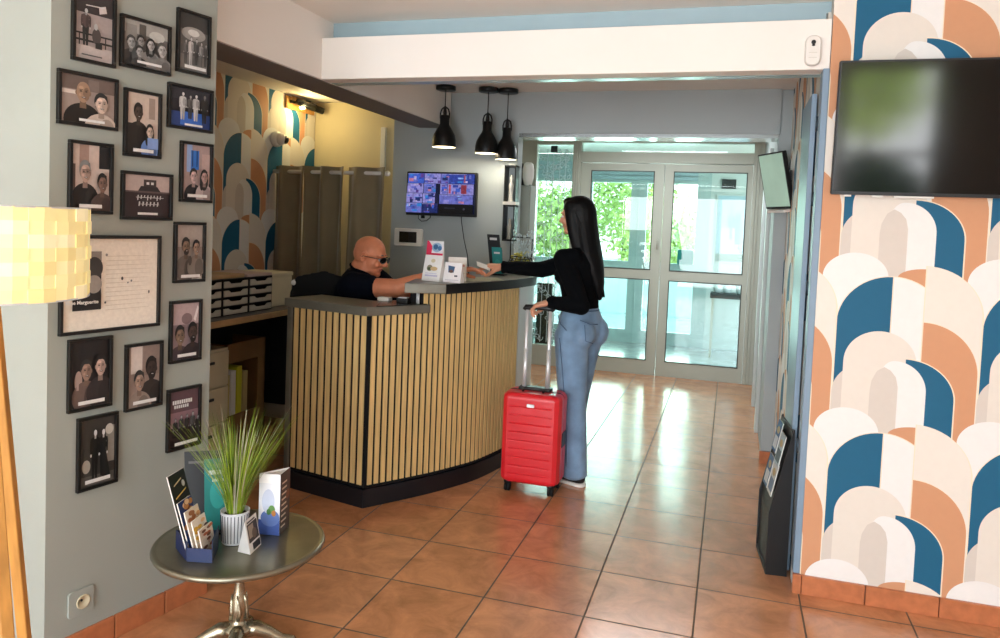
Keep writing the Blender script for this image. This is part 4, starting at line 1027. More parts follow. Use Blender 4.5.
t = thing('cable', 'thin black cable hanging from the monitor down to the counter', 'cable', (-1.9, 5.14, 1.54))
m = MB(); m.tube([(-1.895, 5.135, 1.56), (-1.893, 5.143, 1.50), (-1.87, 5.143, 1.38), (-1.84, 5.143, 1.27), (-1.825, 5.143, 1.16), (-1.82, 5.143, 1.05)], .003, 6); m.build('wire', 'black_metal', t)
t = thing('cable_loop', 'coiled black cable dangling under the left side of the monitor', 'cable', (-2.2, 5.14, 1.52))
m = MB(); m.tube([(-2.23, 5.13, 1.56), (-2.235, 5.142, 1.52), (-2.21, 5.142, 1.50), (-2.17, 5.142, 1.505), (-2.14, 5.142, 1.53), (-2.13, 5.13, 1.56)], .003, 6); m.box(-2.21, -2.185, 5.13, 5.149, 1.522, 1.545); m.build('wire', 'black_metal', t)
# control panel on the wall
t = thing('control_panel', 'white control panel with dark display on the grey wall', 'control panel', (-2.3, 5.15, 1.31))
m = MB(); m.rbox(-2.418, -2.192, 5.12, 5.149, 1.312, 1.442, .012, axis='y'); m.build('housing', 'white_plastic', t, bevel=.003)
m = MB(); m.box(-2.375, -2.235, 5.1175, 5.1198, 1.338, 1.418); m.build('display', 'black_gloss', t)
# sensor on the beam
t = thing('motion_sensor', 'small white rounded detector on the white beam', 'detector', (.274, RY, 2.20))
m = MB(); m.rbox(.243, .305, RY-.028, RY-.0005, 2.198, 2.322, .028, 6, axis='y'); m.build('housing', 'white_plastic', t, bevel=.004)
m = MB(Matrix.Translation((.274, RY-.0285, 2.292)) @ Matrix.Rotation(PI/2, 4, 'X')); m.lathe([(.009, 0), (.009, .002), (.006, .004)], n=14); m.ell((0, -.012, .001), (.007, .004, .002)); m.build('lens', 'black_metal', t)
m = MB()
for a in (0, 1): m.box(.258, .290, RY-.0292, RY-.028, 2.23+a*.02, 2.2312+a*.02)
m.build('seam', 'tray_grey', t)
# large television
t = flat_screen('television', 'large black wall television on the arched wallpaper', .368, 1.325, RY-.062, 1.676, 2.2, .03, .008, .006, None, 'black_gloss', math.radians(5))
m = MB(); m.box(.70, 1.02, RY-.05, RY-.0065, 1.84, 2.06); m.build('wall_bracket', 'black_metal', t)
for x0, x1 in ((.42, .445), (.52, .56), (.60, .74)):
    m = MB(); m.box(x0, x1, RY-.062, RY-.045, 1.668, 1.681); m.build('trim_piece', 'white_plastic', t)
# angled screen by the entrance
t = thing('information_screen', 'angled screen on a wall arm with a painted pale green reflection, beside the entrance', 'screen', (.22, 4.95, 1.64))
M = Matrix.Translation((.238, 4.93, 1.838)) @ Matrix.Rotation(math.radians(-64), 4, 'Z') @ Matrix.Rotation(math.radians(13), 4, 'X')
m = MB(M); m.rbox(-.15, .15, -.012, .014, -.175, .175, .006, axis='y'); m.build('casing', 'black_satin', t)
m = MB(M); m.box(-.14, .14, -.0135, -.0122, -.16, .165); m.build('screen', 'screen_reflection', t)
m = MB(M); m.box(-.10, .10, -.035, .02, -.195, -.178); m.build('tray', 'white_plastic', t)
m = MB(M); m.box(-.06, .06, .014, .05, -.09, .09); m.tube([(0, .04, 0), (.03, .05, 0)], .02, 8); m.build('rear_housing', 'dark_plastic', t)
m = MB(); m.tube([(.268, 4.955, 1.835), (.30, 4.93, 1.835), (.318, 4.90, 1.835)], .012, 8); m.box(.311, .322, 4.86, 4.94, 1.77, 1.90); m.build('wall_arm', 'black_metal', t)
# hinges on the door lining
for k, z in enumerate((1.98, 1.66, 1.28, .6)):
    t = thing('hinge', ('top', 'second highest', 'third highest', 'lowest')[k]+' blue-grey hinge on the door lining beside the wallpaper', 'hinge', (.32, RY+.1, z), 'hinges on the door lining')
    m = MB(); m.tube([(.317, RY+.09, z-.03), (.317, RY+.09, z+.03)], .006, 8); m.box(.3185, .3215, RY+.08, RY+.12, z-.028, z+.028); m.build('knuckle', 'hinge', t)
# open door leaf folded back
t = thing('folded_door', 'blue painted door leaf folded back against the patterned wall', 'door', (.305, 3.6, 0))
m = MB(); m.box(.297, .3195, 3.52, 3.95, .01, 2.12); m.build('leaf', 'jamb_blue', t, bevel=.003)
# leaflet rack
t = thing('leaflet_rack', 'black floor leaflet rack with a few leaflets behind the door lining', 'leaflet rack', (.26, 3.62, 0))
side = [(0, 0), (.0, .05), (.0, .28), (.068, .58), (.085, .655), (.09, .655), (.09, 0)]
m = MB()
for y0 in (3.47, 3.757): m.add([(.205+p[0], y0+e, p[1]) for e in (0, .012) for p in side], [tuple(range(7)), tuple(range(13, 6, -1))]+[(i, (i+1) % 7, 7+(i+1) % 7, 7+i) for i in range(7)])
m.build('side_panel', 'black_card', t)
m = MB(); m.box(.205, .29, 3.48, 3.76, 0, .02); m.add([(.213, 3.482, .02), (.213, 3.757, .02), (.213, 3.757, .26), (.213, 3.482, .26), (.276, 3.482, .60), (.276, 3.757, .60)], [(0, 1, 2, 3), (3, 2, 5, 4)]); m.box(.285, .294, 3.482, 3.757, .02, .65); m.build('pocket_panel', 'black_card', t)
for k, (z, y) in enumerate(((.34, 3.50), (.34, 3.62), (.47, 3.51), (.50, 3.63))):
    m = MB(); x = .205+(z-.26)/.36*.07-.008; card(m, (x, y+.1, z), (0, -.1, 0), (.028, 0, .14), .004, [('r', 0, 0, 1, 1, ('c8cbc8', '3c5f88', 'a8b8c0', '2a5a8c')[k]), ('r', .1, .1, .9, .5, ('6a7f98', 'd0d4d4', '4a5560', 'c8d0d8')[k]), ('e', .5, .7, .3, .12, 'b8a070')], 'd8d8d4')
    m.build('leaflet', 'print_card', t)

t.rotation_euler.z = math.radians(6); t.location.x = .256

# ------------------------------------------------------------------ wall niche shelf and white cabinet by the portal
t = thing('wall_shelf', 'narrow black wall shelf unit holding small ornaments beside the portal', 'shelf', (-1.51, 5.15, 1.39))
m = MB()
for z in (1.385, 1.628, 1.905): m.box(-1.556, -1.472, 5.06, 5.149, z, z+.012)
m.box(-1.556, -1.548, 5.06, 5.149, 1.385, 1.917); m.box(-1.48, -1.472, 5.06, 5.149, 1.385, 1.917); m.build('frame', 'black_metal', t)
m = MB(); m.box(-1.560, -1.465, 5.055, 5.149, 1.6405, 1.662); m.build('divider', 'white_plastic', t)
for z, hh, lab in ((1.6625, .19, 'white slender figurine on the upper level of the black wall shelf'), (1.398, .15, 'grey slender figurine on the lower level of the black wall shelf')):
    g = thing('figurine', lab, 'figurine', (-1.515, 5.10, z), 'figurines on the black wall shelf')
    m = MB(); m.lathe([(.018, 0), (.02, .004), (.014, .03), (.016, hh*.45), (.02, hh*.6), (.008, hh*.75), (.012, hh*.88), (.002, hh)], (-1.515, 5.10, z), 16); m.build('figure', 'white_plastic' if z > 1.6 else 'tray_grey', g)
t = thing('tall_cabinet', 'slim pale grey cabinet standing just inside the portal', 'cabinet', (-1.5, 5.5, 0))
m = MB(); m.box(-1.60, -1.455, 5.42, 5.58, .0, 1.80); m.build('body', 'wall_grey', t, bevel=.004)
m = MB(); m.box(-1.59, -1.465, 5.412, 5.42, .05, 1.43); m.box(-1.59, -1.465, 5.412, 5.42, 1.44, 1.79); m.build('door', 'wall_grey', t, bevel=.002)
t = thing('vase', 'white rounded vase with a black back on the slim grey cabinet', 'vase', (-1.50, 5.5, 1.80))
m = MB(); m.lathe([(.022, 1.801), (.03, 1.81), (.042, 1.86), (.044, 1.92), (.036, 1.96), (.02, 1.975)], (-1.497, 5.48, 0), 20); m.build('body', 'white_plastic', t)
m = MB(); m.lathe([(.02, 1.801), (.018, 1.83), (.026, 1.90), (.018, 1.96), (.003, 1.97)], (-1.548, 5.49, 0), 14); m.box(-1.56, -1.47, 5.46, 5.52, 1.8005, 1.806); m.build('black_back', 'black_metal', t)  # black back and base plate of the vase
# dark pedestal outside the side light
t = thing('bin', 'tall black bin standing behind the side light glass', 'bin', (-1.95, 8.15, 0))
m = MB(); m.rbox(-2.05, -1.875, 8.07, 8.25, 0, .84, .02); m.build('body', 'black_satin', t)
m = MB(); m.rbox(-2.055, -1.87, 8.065, 8.255, .845, .87, .02); m.build('lid', 'black_metal', t)
t = thing('planter', 'dark planter with spiky leaves behind the side light glass', 'plant', (-2.2, 8.2, 0))
m = MB(); m.lathe([(.09, 0), (.12, .3), (.125, .33), (.10, .33)], (-2.22, 8.2, 0), 20); m.build('pot', 'dark_plastic', t)
m = MB(); random.seed(4)
for k in range(40):
    a = random.uniform(0, 6.28); l = random.uniform(.08, .2); h_ = random.uniform(.4, .75); p = Vector((-2.22, 8.2, .32))
    P = [p, p+Vector((math.cos(a)*l*.4, math.sin(a)*l*.4, h_*.6)), p+Vector((math.cos(a)*l, math.sin(a)*l, h_))]; m.tube(P, [.008, .006, .001], 4)
m.build('leaves', 'leaf_dark', t)

# ------------------------------------------------------------------ back office
t = thing('desk', 'dark office desk with a wooden edge along the patterned wall', 'desk', (-3.0, 3.6, 0))
m = MB(); m.box(-3.33, -2.70, 2.7, 4.75, .865, .905); m.build('desktop', 'desk_top', t, bevel=.003)
m = MB(); m.box(-2.70, -2.685, 2.7, 4.75, .868, .902); m.build('edge_strip', 'plank_tan', t)
for x, y in ((-2.76, 4.70), (-2.76, 2.75), (-3.29, 4.70), (-3.29, 2.75)):
    m = MB(); m.box(x-.02, x+.02, y-.02, y+.02, 0, .865); m.build('leg', 'steel_dark', t)
m = MB(); m.box(-3.2, -3.18, 2.8, 4.7, .3, .86); m.build('modesty_panel', 'dark_plastic', t)
def trays(y0, label):
    t = thing('drawer_tray_unit', label, 'drawer unit', (-2.95, y0+.11, .905), 'letter tray units along the desk')
    m = MB(); x0, x1, y1 = -3.08, -2.78, y0+.235
    m.box(x0, x1, y0, y0+.006, .9055, 1.12); m.box(x0, x1, y1-.006, y1, .9055, 1.12); m.box(x0, x0+.006, y0, y1, .9055, 1.12)
    for k in range(5): m.box(x0, x1, y0, y1, .9055+k*.0525, .9095+k*.0525)
    m.build('housing', 'dark_plastic', t)
    for k in range(4):
        z = .912+k*.0525; d = MB(); d.add([(x1+.004, y0+.009, z), (x1+.004, y1-.009, z), (x1+.004, y1-.009, z+.036)]+[(x1+.004, y1-.05, z+.036), (x1+.004, y1-.07, z+.022), (x1+.004, y0+.07, z+.022), (x1+.004, y0+.05, z+.036)]+[(x1+.004, y0+.009, z+.036)], [tuple(range(8))])
        vs = [Vector(v)-Vector((.006, 0, 0)) for v in d.v[:8]]; d.add(vs, [tuple(range(7, -1, -1))]); 
        for i in range(8): d.f.append([i, (i+1) % 8, 8+(i+1) % 8, 8+i]); d.c.append(None); d.sm.append(False)
        d.box(x0+.02, x1, y0+.012, y1-.012, z, z+.004)
        d.build('tray', 'tray_grey', t)
    return t
trays(3.88, 'grey letter tray unit furthest along the desk, beside the cream box')
trays(3.635, 'grey letter tray unit in the middle of the row on the desk')
trays(3.39, 'grey letter tray unit half hidden behind the gallery wall edge')
t = thing('cream_box', 'cream storage box on the desk between tray units and curtain', 'box', (-2.95, 4.3, .905))
m = MB(); m.box(-3.12, -2.83, 4.16, 4.42, .9055, 1.10); m.build('body', 'cream_box', t, bevel=.006)
m = MB(); m.box(-3.125, -2.825, 4.155, 4.425, 1.10, 1.125); m.build('lid', 'cream_box', t, bevel=.004)
t = thing('pinboard_strip', 'tan wooden board lying on top of the letter trays', 'board', (-2.95, 3.7, 1.12))
m = MB(); m.box(-3.10, -2.80, 3.36, 3.86, 1.1205, 1.142); m.build('board', 'plank_tan', t, bevel=.002)
t = thing('folder', 'pinkish paper folder lying on the furthest letter trays', 'folder', (-2.95, 3.98, 1.12))
m = MB(); m.box(-3.10, -2.79, 3.875, 4.125, 1.1205, 1.136); m.build('cover', 'pink_paper', t)
t = thing('drawer_cabinet', 'cream drawer cabinet under the desk beside the gallery wall', 'cabinet', (-2.95, 3.7, 0))
m = MB(); m.box(-3.15, -2.86, 3.30, 3.80, 0, .70); m.build('body', 'cream_box', t, bevel=.004)
for k in range(3):
    d = MB(); d.box(-2.859, -2.845, 3.31, 3.79, .05+k*.215, .05+k*.215+.205); dd = d.build('drawer', 'cream_box', t, bevel=.004)
    h = MB(); h.box(-2.8445, -2.835, 3.45, 3.65, .19+k*.215, .205+k*.215); h.build('handle', 'steel_dark', dd)
m = MB(); m.box(-3.1, -2.9, 3.4, 3.7, .7005, .73); m.build('top_tray', 'dark_plastic', t)
t = thing('archive_box', 'open wooden archive crate with files and yellow paper under the desk', 'box', (-2.98, 4.0, 0))
m = MB(); x0, x1, y0, y1 = -3.15, -2.90, 3.84, 4.24
m.box(x0, x1, y0, y1, 0, .02); m.box(x1-.015, x1, y0, y1, .02, .25); m.box(x1-.015, x1, y0, y1, .58, .70); m.box(x0, x1, y0, y0+.015, .02, .70); m.box(x0, x1, y1-.015, y1, .02, .70); m.box(x1-.015, x1, y1-.08, y1, .25, .58)
m.build('crate', 'cardboard', t, bevel=.002)
for k, (y, hh, mm) in enumerate(((3.87, .50, 'manila'), (3.93, .52, 'paper_white'), (3.99, .54, 'lime_paper'), (4.05, .50, 'manila'))):
    m = MB(); m.box(-3.12, -2.93, y, y+.045, .021, hh); m.build('file', mm, t)
t = thing('glass_partition', 'dark glazed office partition at the end of the desk', 'partition', (-2.9, 4.8, 0))
m = MB(); m.box(-3.34, -2.46, 4.80, 4.82, .1, .86); m.build('pane', 'steel_dark', t)
m = MB(); m.box(-3.34, -2.46, 4.79, 4.83, .0, .1); m.box(-2.72, -2.70, 4.78, 4.83, .0, .86); m.build('frame', 'tray_grey', t)
# curtain and rail
CY_ = 4.93
t = thing('curtain_rail', 'white curtain rail above the taupe curtains', 'curtain rail', (-2.9, CY_, 1.83))
m = MB(); m.tube([(-3.34, CY_, 1.832), (-2.40, CY_, 1.832)], .014, 12); m.build('rod', 'white_plastic', t)
m = MB(); m.ell((-2.395, CY_, 1.832), (.02, .02, .02)); m.build('finial', 'white_plastic', t)
for k, (x0, x1, lab) in enumerate(((-3.345, -3.06, 'taupe eyelet curtain panel nearest the patterned wall'), (-3.058, -2.73, 'taupe eyelet curtain panel in the middle of the rail'), (-2.728, -2.40, 'taupe eyelet curtain panel nearest the grey wall'))):
    t = thing('curtain', lab, 'curtain', ((x0+x1)/2, CY_, .75), 'taupe curtains on the white rail')
    n = 60; m = MB(); vs = []
    for zi in range(14):
        z = 1.875-(1.875-.12)*zi/13
        for i in range(n+1):
            u = i/n; amp = .04*(1-.2*(zi/13)); y = CY_+amp*math.sin(2*PI*u*(1.5 if k != 1 else 2)+PI*.5*(-1)**k)+.008*math.sin(u*23+zi*.4)*(zi/13)
            vs.append((x0+(x1-x0)*u+.006*math.sin(zi*.7+u*9), y, z))
    fs = [(zi*(n+1)+i, zi*(n+1)+i+1, (zi+1)*(n+1)+i+1, (zi+1)*(n+1)+i) for zi in range(13) for i in range(n)]
    m.add(vs, fs, None, True); o = m.build('fabric', 'curtain_taupe', t, fix=False)
    sd = o.modifiers.new('s', 'SOLIDIFY'); sd.thickness = .003
# wall light with wooden back plate
t = thing('wall_light', 'black wall spotlight on a wooden plate throwing warm light', 'lamp', (-3.34, 5.1, 2.38))
m = MB(); m.box(-3.345, -3.33, 5.06, 5.46, 2.33, 2.425); m.build('back_plate', 'oak', t, bevel=.002)
m = MB(); m.box(-3.33, -3.31, 5.10, 5.40, 2.375, 2.395); m.tube([(-3.32, 5.16, 2.385), (-3.27, 5.16, 2.38)], .01, 8); m.tube([(-3.27, 5.12, 2.385), (-3.24, 5.30, 2.365)], [.024, .028], 14); m.tube([(-3.29, 5.34, 2.385), (-3.24, 5.44, 2.36)], [.03, .026], 14); m.build('spot', 'black_metal', t)
m = MB(); m.ell((-3.262, 5.17, 2.345), (.02, .028, .012)); m.build('bulb', mat('bulb_hot', '#ffffff', .5, emit='#fff0b8', es=14.).name, t)
# dome camera
t = thing('dome_camera', 'white dome camera with black lens on the patterned wall', 'camera', (-3.34, 4.98, 2.08))
m = MB(); m.lathe([(.058, 0), (.06, .01), (.058, .03), (.045, .045)], n=24, M=Matrix.Translation((-3.345, 4.94, 2.075)) @ Matrix.Rotation(PI/2, 4, 'Y')); m.ell((-3.295, 4.94, 2.075), (.045, .047, .047)); m.build('housing', 'white_plastic', t)
m = MB(); m.ell((-3.272, 4.955, 2.072), (.035, .032, .034)); m.build('lens', 'black_gloss', t)
# white vertical trunking by the grey wall
t = thing('trunking', 'short white vertical cable trunking beside the grey wall edge', 'trunking', (-2.5, 5.5, 2.0))
m = MB(); m.box(-2.74, -2.70, 5.49, 5.519, 1.9, 2.24); m.build('cover', 'white_plastic', t, bevel=.003)
# office chair
t = thing('office_chair', 'black mesh office chair with chrome frame behind the low worktop', 'chair', (-2.36, 4.05, 0))
m = MB(); m.blobs([((-2.45, 3.92, .98), (.07, .03, .175)), ((-2.32, 3.965, 1.005), (.10, .035, .18)), ((-2.17, 4.02, .98), (.08, .03, .16))], Matrix.Rotation(.25, 3, 'Z'), .03); fuse('backrest', m, 'black_fabric', t, .012, 3)
m = MB(); m.rbox(-2.56, -2.10, 3.98, 4.42, .46, .54, .08); m.build('seat', 'black_fabric', t)
m = MB(); m.lathe([(.03, .08), (.03, .25), (.02, .25), (.02, .46)], (-2.33, 4.2, 0), 16); m.build('gas_column', 'black_metal', t)
for k in range(5):
    a = k*2*PI/5+.3; m = MB(); m.tube([(-2.33, 4.2, .10), (-2.33+.28*math.cos(a), 4.2+.28*math.sin(a), .07)], [.025, .016], 8); lg = m.build('leg', 'black_metal', t)
    m = MB(); x, y = -2.33+.28*math.cos(a), 4.2+.28*math.sin(a); m.ell((x, y, .028), (.027, .027, .027)); m.build('caster', 'rubber', lg)
m = MB(); m.tube([(-2.495, 3.92, .86), (-2.50, 3.915, 1.02), (-2.485, 3.91, 1.12)], .009, 8); m.build('back_frame', 'aluminium', t)
m = MB(); m.ell((-2.475, 3.88, 1.105), (.014, .012, .016)); m.build('frame_cap', 'white_plastic', t)

# ------------------------------------------------------------------ suitcase
SX0, SX1, SY0, SY1 = -1.19, -.85, 3.985, 4.20
t = thing('suitcase', 'red ribbed hard-shell suitcase with extended handle beside the counter', 'suitcase', ((SX0+SX1)/2, 4.09, 0))
def shell(y0, y1, name):
    m = MB(); z0, z1 = .055, .565; r = .035
    # ribbed front face: profile of heights
    n = 260
    zs = [z0+(z1-z0)*k/n for k in range(n+1)]
    def edge(z):
        d = min(z-z0, z1-z); return 0 if d >= r else r-math.sqrt(max(0, r*r-(r-d)**2))
    rows = []
    front = y0 if abs(y0-SY0) < 1e-6 else y1; back = y1 if front == y0 else y0; sgn = -1 if front == y0 else 1
    for z in zs:
        e = edge(z); gr = 0
        if z0+.055 < z < z1-.05:
            f = ((z-z0-.055)/.0475) % 1; gr = .0045*math.exp(-((min(f, 1-f))/.055)**2)
        row = []
        for (x, d) in ((SX0+e, r*1.3), (SX0+e+.012, .012), (SX0+e+.035, 0.), (SX0+.05, 0), (SX0+.055, gr), ((SX0+SX1)/2, gr), (SX1-.055, gr), (SX1-.05, 0), (SX1-e-.035, 0.), (SX1-e-.012, .012), (SX1-e, r*1.3)):
            yy = front-sgn*(d+e*.8); row.append((x, yy, z))
        rows.append(row)
    w = len(rows[0]); vs = [p for row in rows for p in row]; fs = [(i*w+j, i*w+j+1, (i+1)*w+j+1, (i+1)*w+j) for i in range(n) for j in range(w-1)]
    o = len(vs); 
    bk = [(rows[i][0][0], back, zs[i]) for i in range(n+1)]+[(rows[i][-1][0], back, zs[i]) for i in range(n+1)]
    vs += bk
    for i in range(n):
        fs.append((i*w, (i+1)*w, o+i+1, o+i)); fs.append(((i)*w+w-1, o+n+1+i, o+n+2+i, (i+1)*w+w-1)); fs.append((o+i, o+i+1, o+n+2+i, o+n+1+i))
    fs.append(tuple(list(range(w-1, -1, -1))+[o, o+n+1])); fs.append(tuple([n*w+j for j in range(w)]+[o+2*n+1, o+n]))
    m.add(vs, fs); return m.build(name, 'red_shell', t)
shell(SY0, 4.088, 'front_shell'); shell(4.098, SY1, 'rear_shell')
m = MB(); m.rbox(SX0+.003, SX1-.003, 4.086, 4.10, .058, .568, .036, 5, axis='y'); m.build('zip_band', 'rubber', t)
m = MB(); m.rbox(-1.042, -.998, SY0-.006, SY0+.004, .492, .512, .006, 4, axis='y'); m.build('badge', 'aluminium', t, bevel=.001)
m = MB(); m.rbox(-1.125, -.935, 4.09, 4.16, .560, .580, .012); m.tube([(-1.085, 4.05, .566), (-1.075, 4.05, .585), (-.975, 4.05, .585), (-.965, 4.05, .566)], .008, 8); m.build('top_handle', 'black_satin', t)
for x in (-1.097, -.962):
    m = MB(); m.tube([(x, 4.125, .57), (x, 4.125, 1.02)], .0115, 12); m.tube([(x, 4.125, .57), (x, 4.125, .80)], .0135, 12); m.build('telescopic_pole', 'aluminium', t)
m = MB(); m.tube([(-1.114, 4.125, 1.02), (-1.107, 4.125, 1.034), (-1.03, 4.125, 1.038), (-.952, 4.125, 1.034), (-.945, 4.125, 1.02)], [.014, .016, .016, .016, .014], 12); m.build('grip', 'black_satin', t)
m = MB(); m.box(SX1-.006, SX1+.004, 4.05, 4.14, .27, .35); m.build('side_feet', 'black_satin', t)
for x in (SX0+.045, SX1-.045):
    for y in (SY0+.035, SY1-.035):
        m = MB(); m.lathe([(.022, .044), (.022, .07)], (x, y, 0), 12); hs = m.build('wheel_housing', 'black_satin', t)
        m = MB(Matrix.Translation((x-.014, y, .0255)) @ Matrix.Rotation(PI/2, 4, 'Y')); m.lathe([(.0245, 0), (.0255, .003), (.0255, .009), (.0245, .012)], n=18); m.build('wheel', 'rubber', hs)
        m = MB(Matrix.Translation((x+.004, y, .0255)) @ Matrix.Rotation(PI/2, 4, 'Y')); m.lathe([(.0245, 0), (.0255, .003), (.0255, .009), (.0245, .012)], n=18); m.build('wheel', 'rubber', hs)

# ------------------------------------------------------------------ beyond the glass
t = thing('vestibule_table', 'dark side table with glass ornaments seen through the right door', 'table', (-.02, 9.5, 0))
m = MB(); m.box(-.22, .33, 9.3, 9.62, .72, .78); m.build('tabletop', 'steel_dark', t)
for x, y in ((-.19, 9.33), (.30, 9.33), (-.19, 9.59), (.30, 9.59)):
    m = MB(); m.box(x-.012, x+.012, y-.012, y+.012, 0, .72); m.build('leg', 'tray_grey', t)
for k, (x, h_, lab) in enumerate(((-.14, .16, 'smallest white carafe on the vestibule table'), (-.03, .22, 'tall white carafe in the middle of the vestibule table'), (.12, .30, 'tallest pale carafe at the end of the vestibule table'))):
    g = thing('carafe', lab, 'carafe', (x, 9.45, .78), 'carafes on the vestibule table')
    m = MB(); m.lathe([(.03, 0), (.045, .01), (.05, h_*.4), (.02, h_*.7), (.025, h_)], (x, 9.45, .7805), 16); m.build('body', 'lace_white', g)
t = thing('wall_display', 'small black display high on the white vestibule wall', 'display', (-.08, 9.99, 2.07))
struct('wall_vestibule_panel', MB().box(-.29, .35, 10.0, 10.06, 0, 2.5), 'outside_white')
m = MB(); m.box(-.165, .01, 9.975, 9.999, 2.07, 2.19); m.build('casing', 'black_satin', t)
t = thing('green_parcel_box', 'teal box standing against the vestibule glazing', 'box', (-.57, 9.85, 1.0))
m = MB(); m.box(-.66, -.47, 9.80, 9.98, 1.082, 1.27); m.build('body', 'teal_card', t)
def bush(name, label, cx, cy, cz, r, n, mt, seed, group='shrubs outside the entrance'):
    random.seed(seed); t = thing(name, label, 'shrub', (cx, cy, 0), group)
    m = MB()
    for k in range(n):
        d = Vector((random.gauss(0, 1), random.gauss(0, 1), random.gauss(0, 1))).normalized(); rr = r*random.uniform(.45, 1)
        p = Vector((cx, cy, cz))+Vector((d.x*rr, d.y*rr*.7, d.z*rr*.95)); s = random.uniform(.05, .10)
        a = Vector((random.gauss(0, 1), random.gauss(0, 1), random.gauss(0, 1))).normalized(); b = a.cross(d).normalized()
        m.add([p-a*s, p+b*s*.45, p+a*s, p-b*s*.45], [(0, 1, 2, 3)])
    o = m.build('foliage', mt, t, fix=False)
    m = MB(); m.tube([(cx, cy, -.02), (cx+.05, cy, cz*.5), (cx, cy, cz)], [.06, .05, .02], 8); m.build('trunk', 'trunk_brown', t)
for i, (cx, cy, cz, r, mt) in enumerate(((-3.4, 14.8, 1.5, 1.0, 'leaf_mid'), (-1.35, 14.9, 1.4, 1.0, 'leaf_bright'), (.55, 15.2, 1.2, .8, 'leaf_mid'), (2.3, 17.0, 1.8, 1.1, 'leaf_bright'), (-5.6, 17.6, 2.1, 1.2, 'leaf_bright'), (-2.6, 18.6, 2.2, 1.4, 'leaf_mid'))):
    bush('shrub', ('leafy green shrub behind the side light', 'bright green shrub behind the left door glass', 'low green shrub between the two door leaves', 'bright shrub behind the right door glass', 'tall bright shrub furthest towards the side light', 'large pale green shrub in the second row behind the left door')[i], cx, cy, cz, r, 2600, mt, 40+i)
# greenery seen by the television's reflection
for i, (cx, cy, cz, r) in enumerate(((1.9, -6.6, 2.2, 1.0), (1.75, -4.4, .75, .62), (3.4, -5.0, 1.1, .7))):
    bush('shrub', ('tall bright shrub outside the lounge glazing, behind the viewer', 'low dark shrub close to the lounge glazing, behind the viewer', 'dark shrub beside the low one outside the lounge glazing')[i], cx, cy, cz, r, 2400, ('leaf_bright', 'leaf_dark', 'leaf_dark')[i], 60+i, 'shrubs outside the lounge')

t = thing('blue_window_panel', 'pale blue framed panel made up for a tinted window in the vestibule wall', 'window panel', (.0, 9.99, 1.2))  # flat tinted panel made up in place of a bluish window
m = MB(); m.box(-.22, .20, 9.98, 9.998, 1.12, 2.0); m.build('frame', 'outside_white', t, bevel=.003)
m = MB(); art(m, (-.20, 9.979, 1.14), (.38, 0, 0), (0, 0, .84), [('r', 0, 0, 1, 1, 'a9c6d4')]+[('r', random.uniform(0, .7), random.uniform(.0, .9), random.uniform(.3, 1), random.uniform(.1, 1), random.choice(('8fb3c4', 'c4dbe2', '7fa3b8', 'b8d0d4', 'd8e6e6'))) for _ in range(10)]+[('r', 0, 0, 1, .12, '7f9690')]); m.build('print', 'print_card', t, fix=False)

# ------------------------------------------------------------------ people
def frame(x, up=Vector((0, 0, 1))):
    """rotation whose columns are forward, side (left), up"""
    x = Vector(x).normalized(); y = Vector(up).cross(x).normalized(); z = x.cross(y)
    return Matrix(((x.x, y.x, z.x), (x.y, y.y, z.y), (x.z, y.z, z.z)))
def hand(mb, wrist, d, palm_dir, thumb_side, curl=.5, size=1., spread=.1, thumb_curl=.5):
    """palm with four jointed fingers and a side thumb. d along the fingers, palm_dir the way the palm looks"""
    x = Vector(d).normalized(); z = Vector(palm_dir); z = (z-x*z.dot(x)).normalized(); y = z.cross(x)*thumb_side
    W = Vector(wrist)
    def P(a, b, c): return W+x*(a*size)+y*(b*size)+z*(c*size)
    R = Matrix(((x.x, y.x, z.x), (x.y, y.y, z.y), (x.z, y.z, z.z)))
    if R.determinant() < 0: R = Matrix(((x.x, y.x, -z.x), (x.y, y.y, -z.y), (x.z, y.z, -z.z)))
    mb.blobs([(P(-.005, 0, 0), [.026*size, .026*size, .019*size]), (P(.03, .002, 0), [.03*size, .035*size, .016*size]), (P(.07, 0, 0), [.022*size, .040*size, .013*size])], R, .01)
    mb.ell(P(.028, .026, .008), [.026*size, .016*size, .014*size], R, 12, 8)
    for (b, l, r, off) in ((.031, .070, .0088, 0), (.0105, .080, .0092, .006), (-.0105, .074, .0088, .003), (-.030, .058, .0078, -.006)):
        base = P(.074+off, b, 0); a = curl*.55; pts = [base]; p = base; sp = b*spread*6
        for k, f in enumerate((.45, .31, .24)):
            dirv = (x*math.cos(a)+z*math.sin(a)+y*sp*math.cos(a)).normalized(); p = p+dirv*(l*f*size); pts.append(p); a += curl*(.85 if k == 0 else .6)
        mb.limb(pts, [r*size, r*.95*size, r*.88*size, r*.78*size], 9, 3)
    t0 = P(.02, .026, .004); t1 = t0+(x*.6+y*.7+z*.35).normalized()*.034*size
    t2 = t1+(x*.85+y*(.35-.5*thumb_curl)+z*(.2+.5*thumb_curl)).normalized()*.032*size; t3 = t2+(x*.9-y*.3*thumb_curl+z*.5*thumb_curl).normalized()*.025*size
    mb.limb([t0, t1, t2, t3], [.014*size, .0115*size, .0105*size, .009*size], 9, 3)
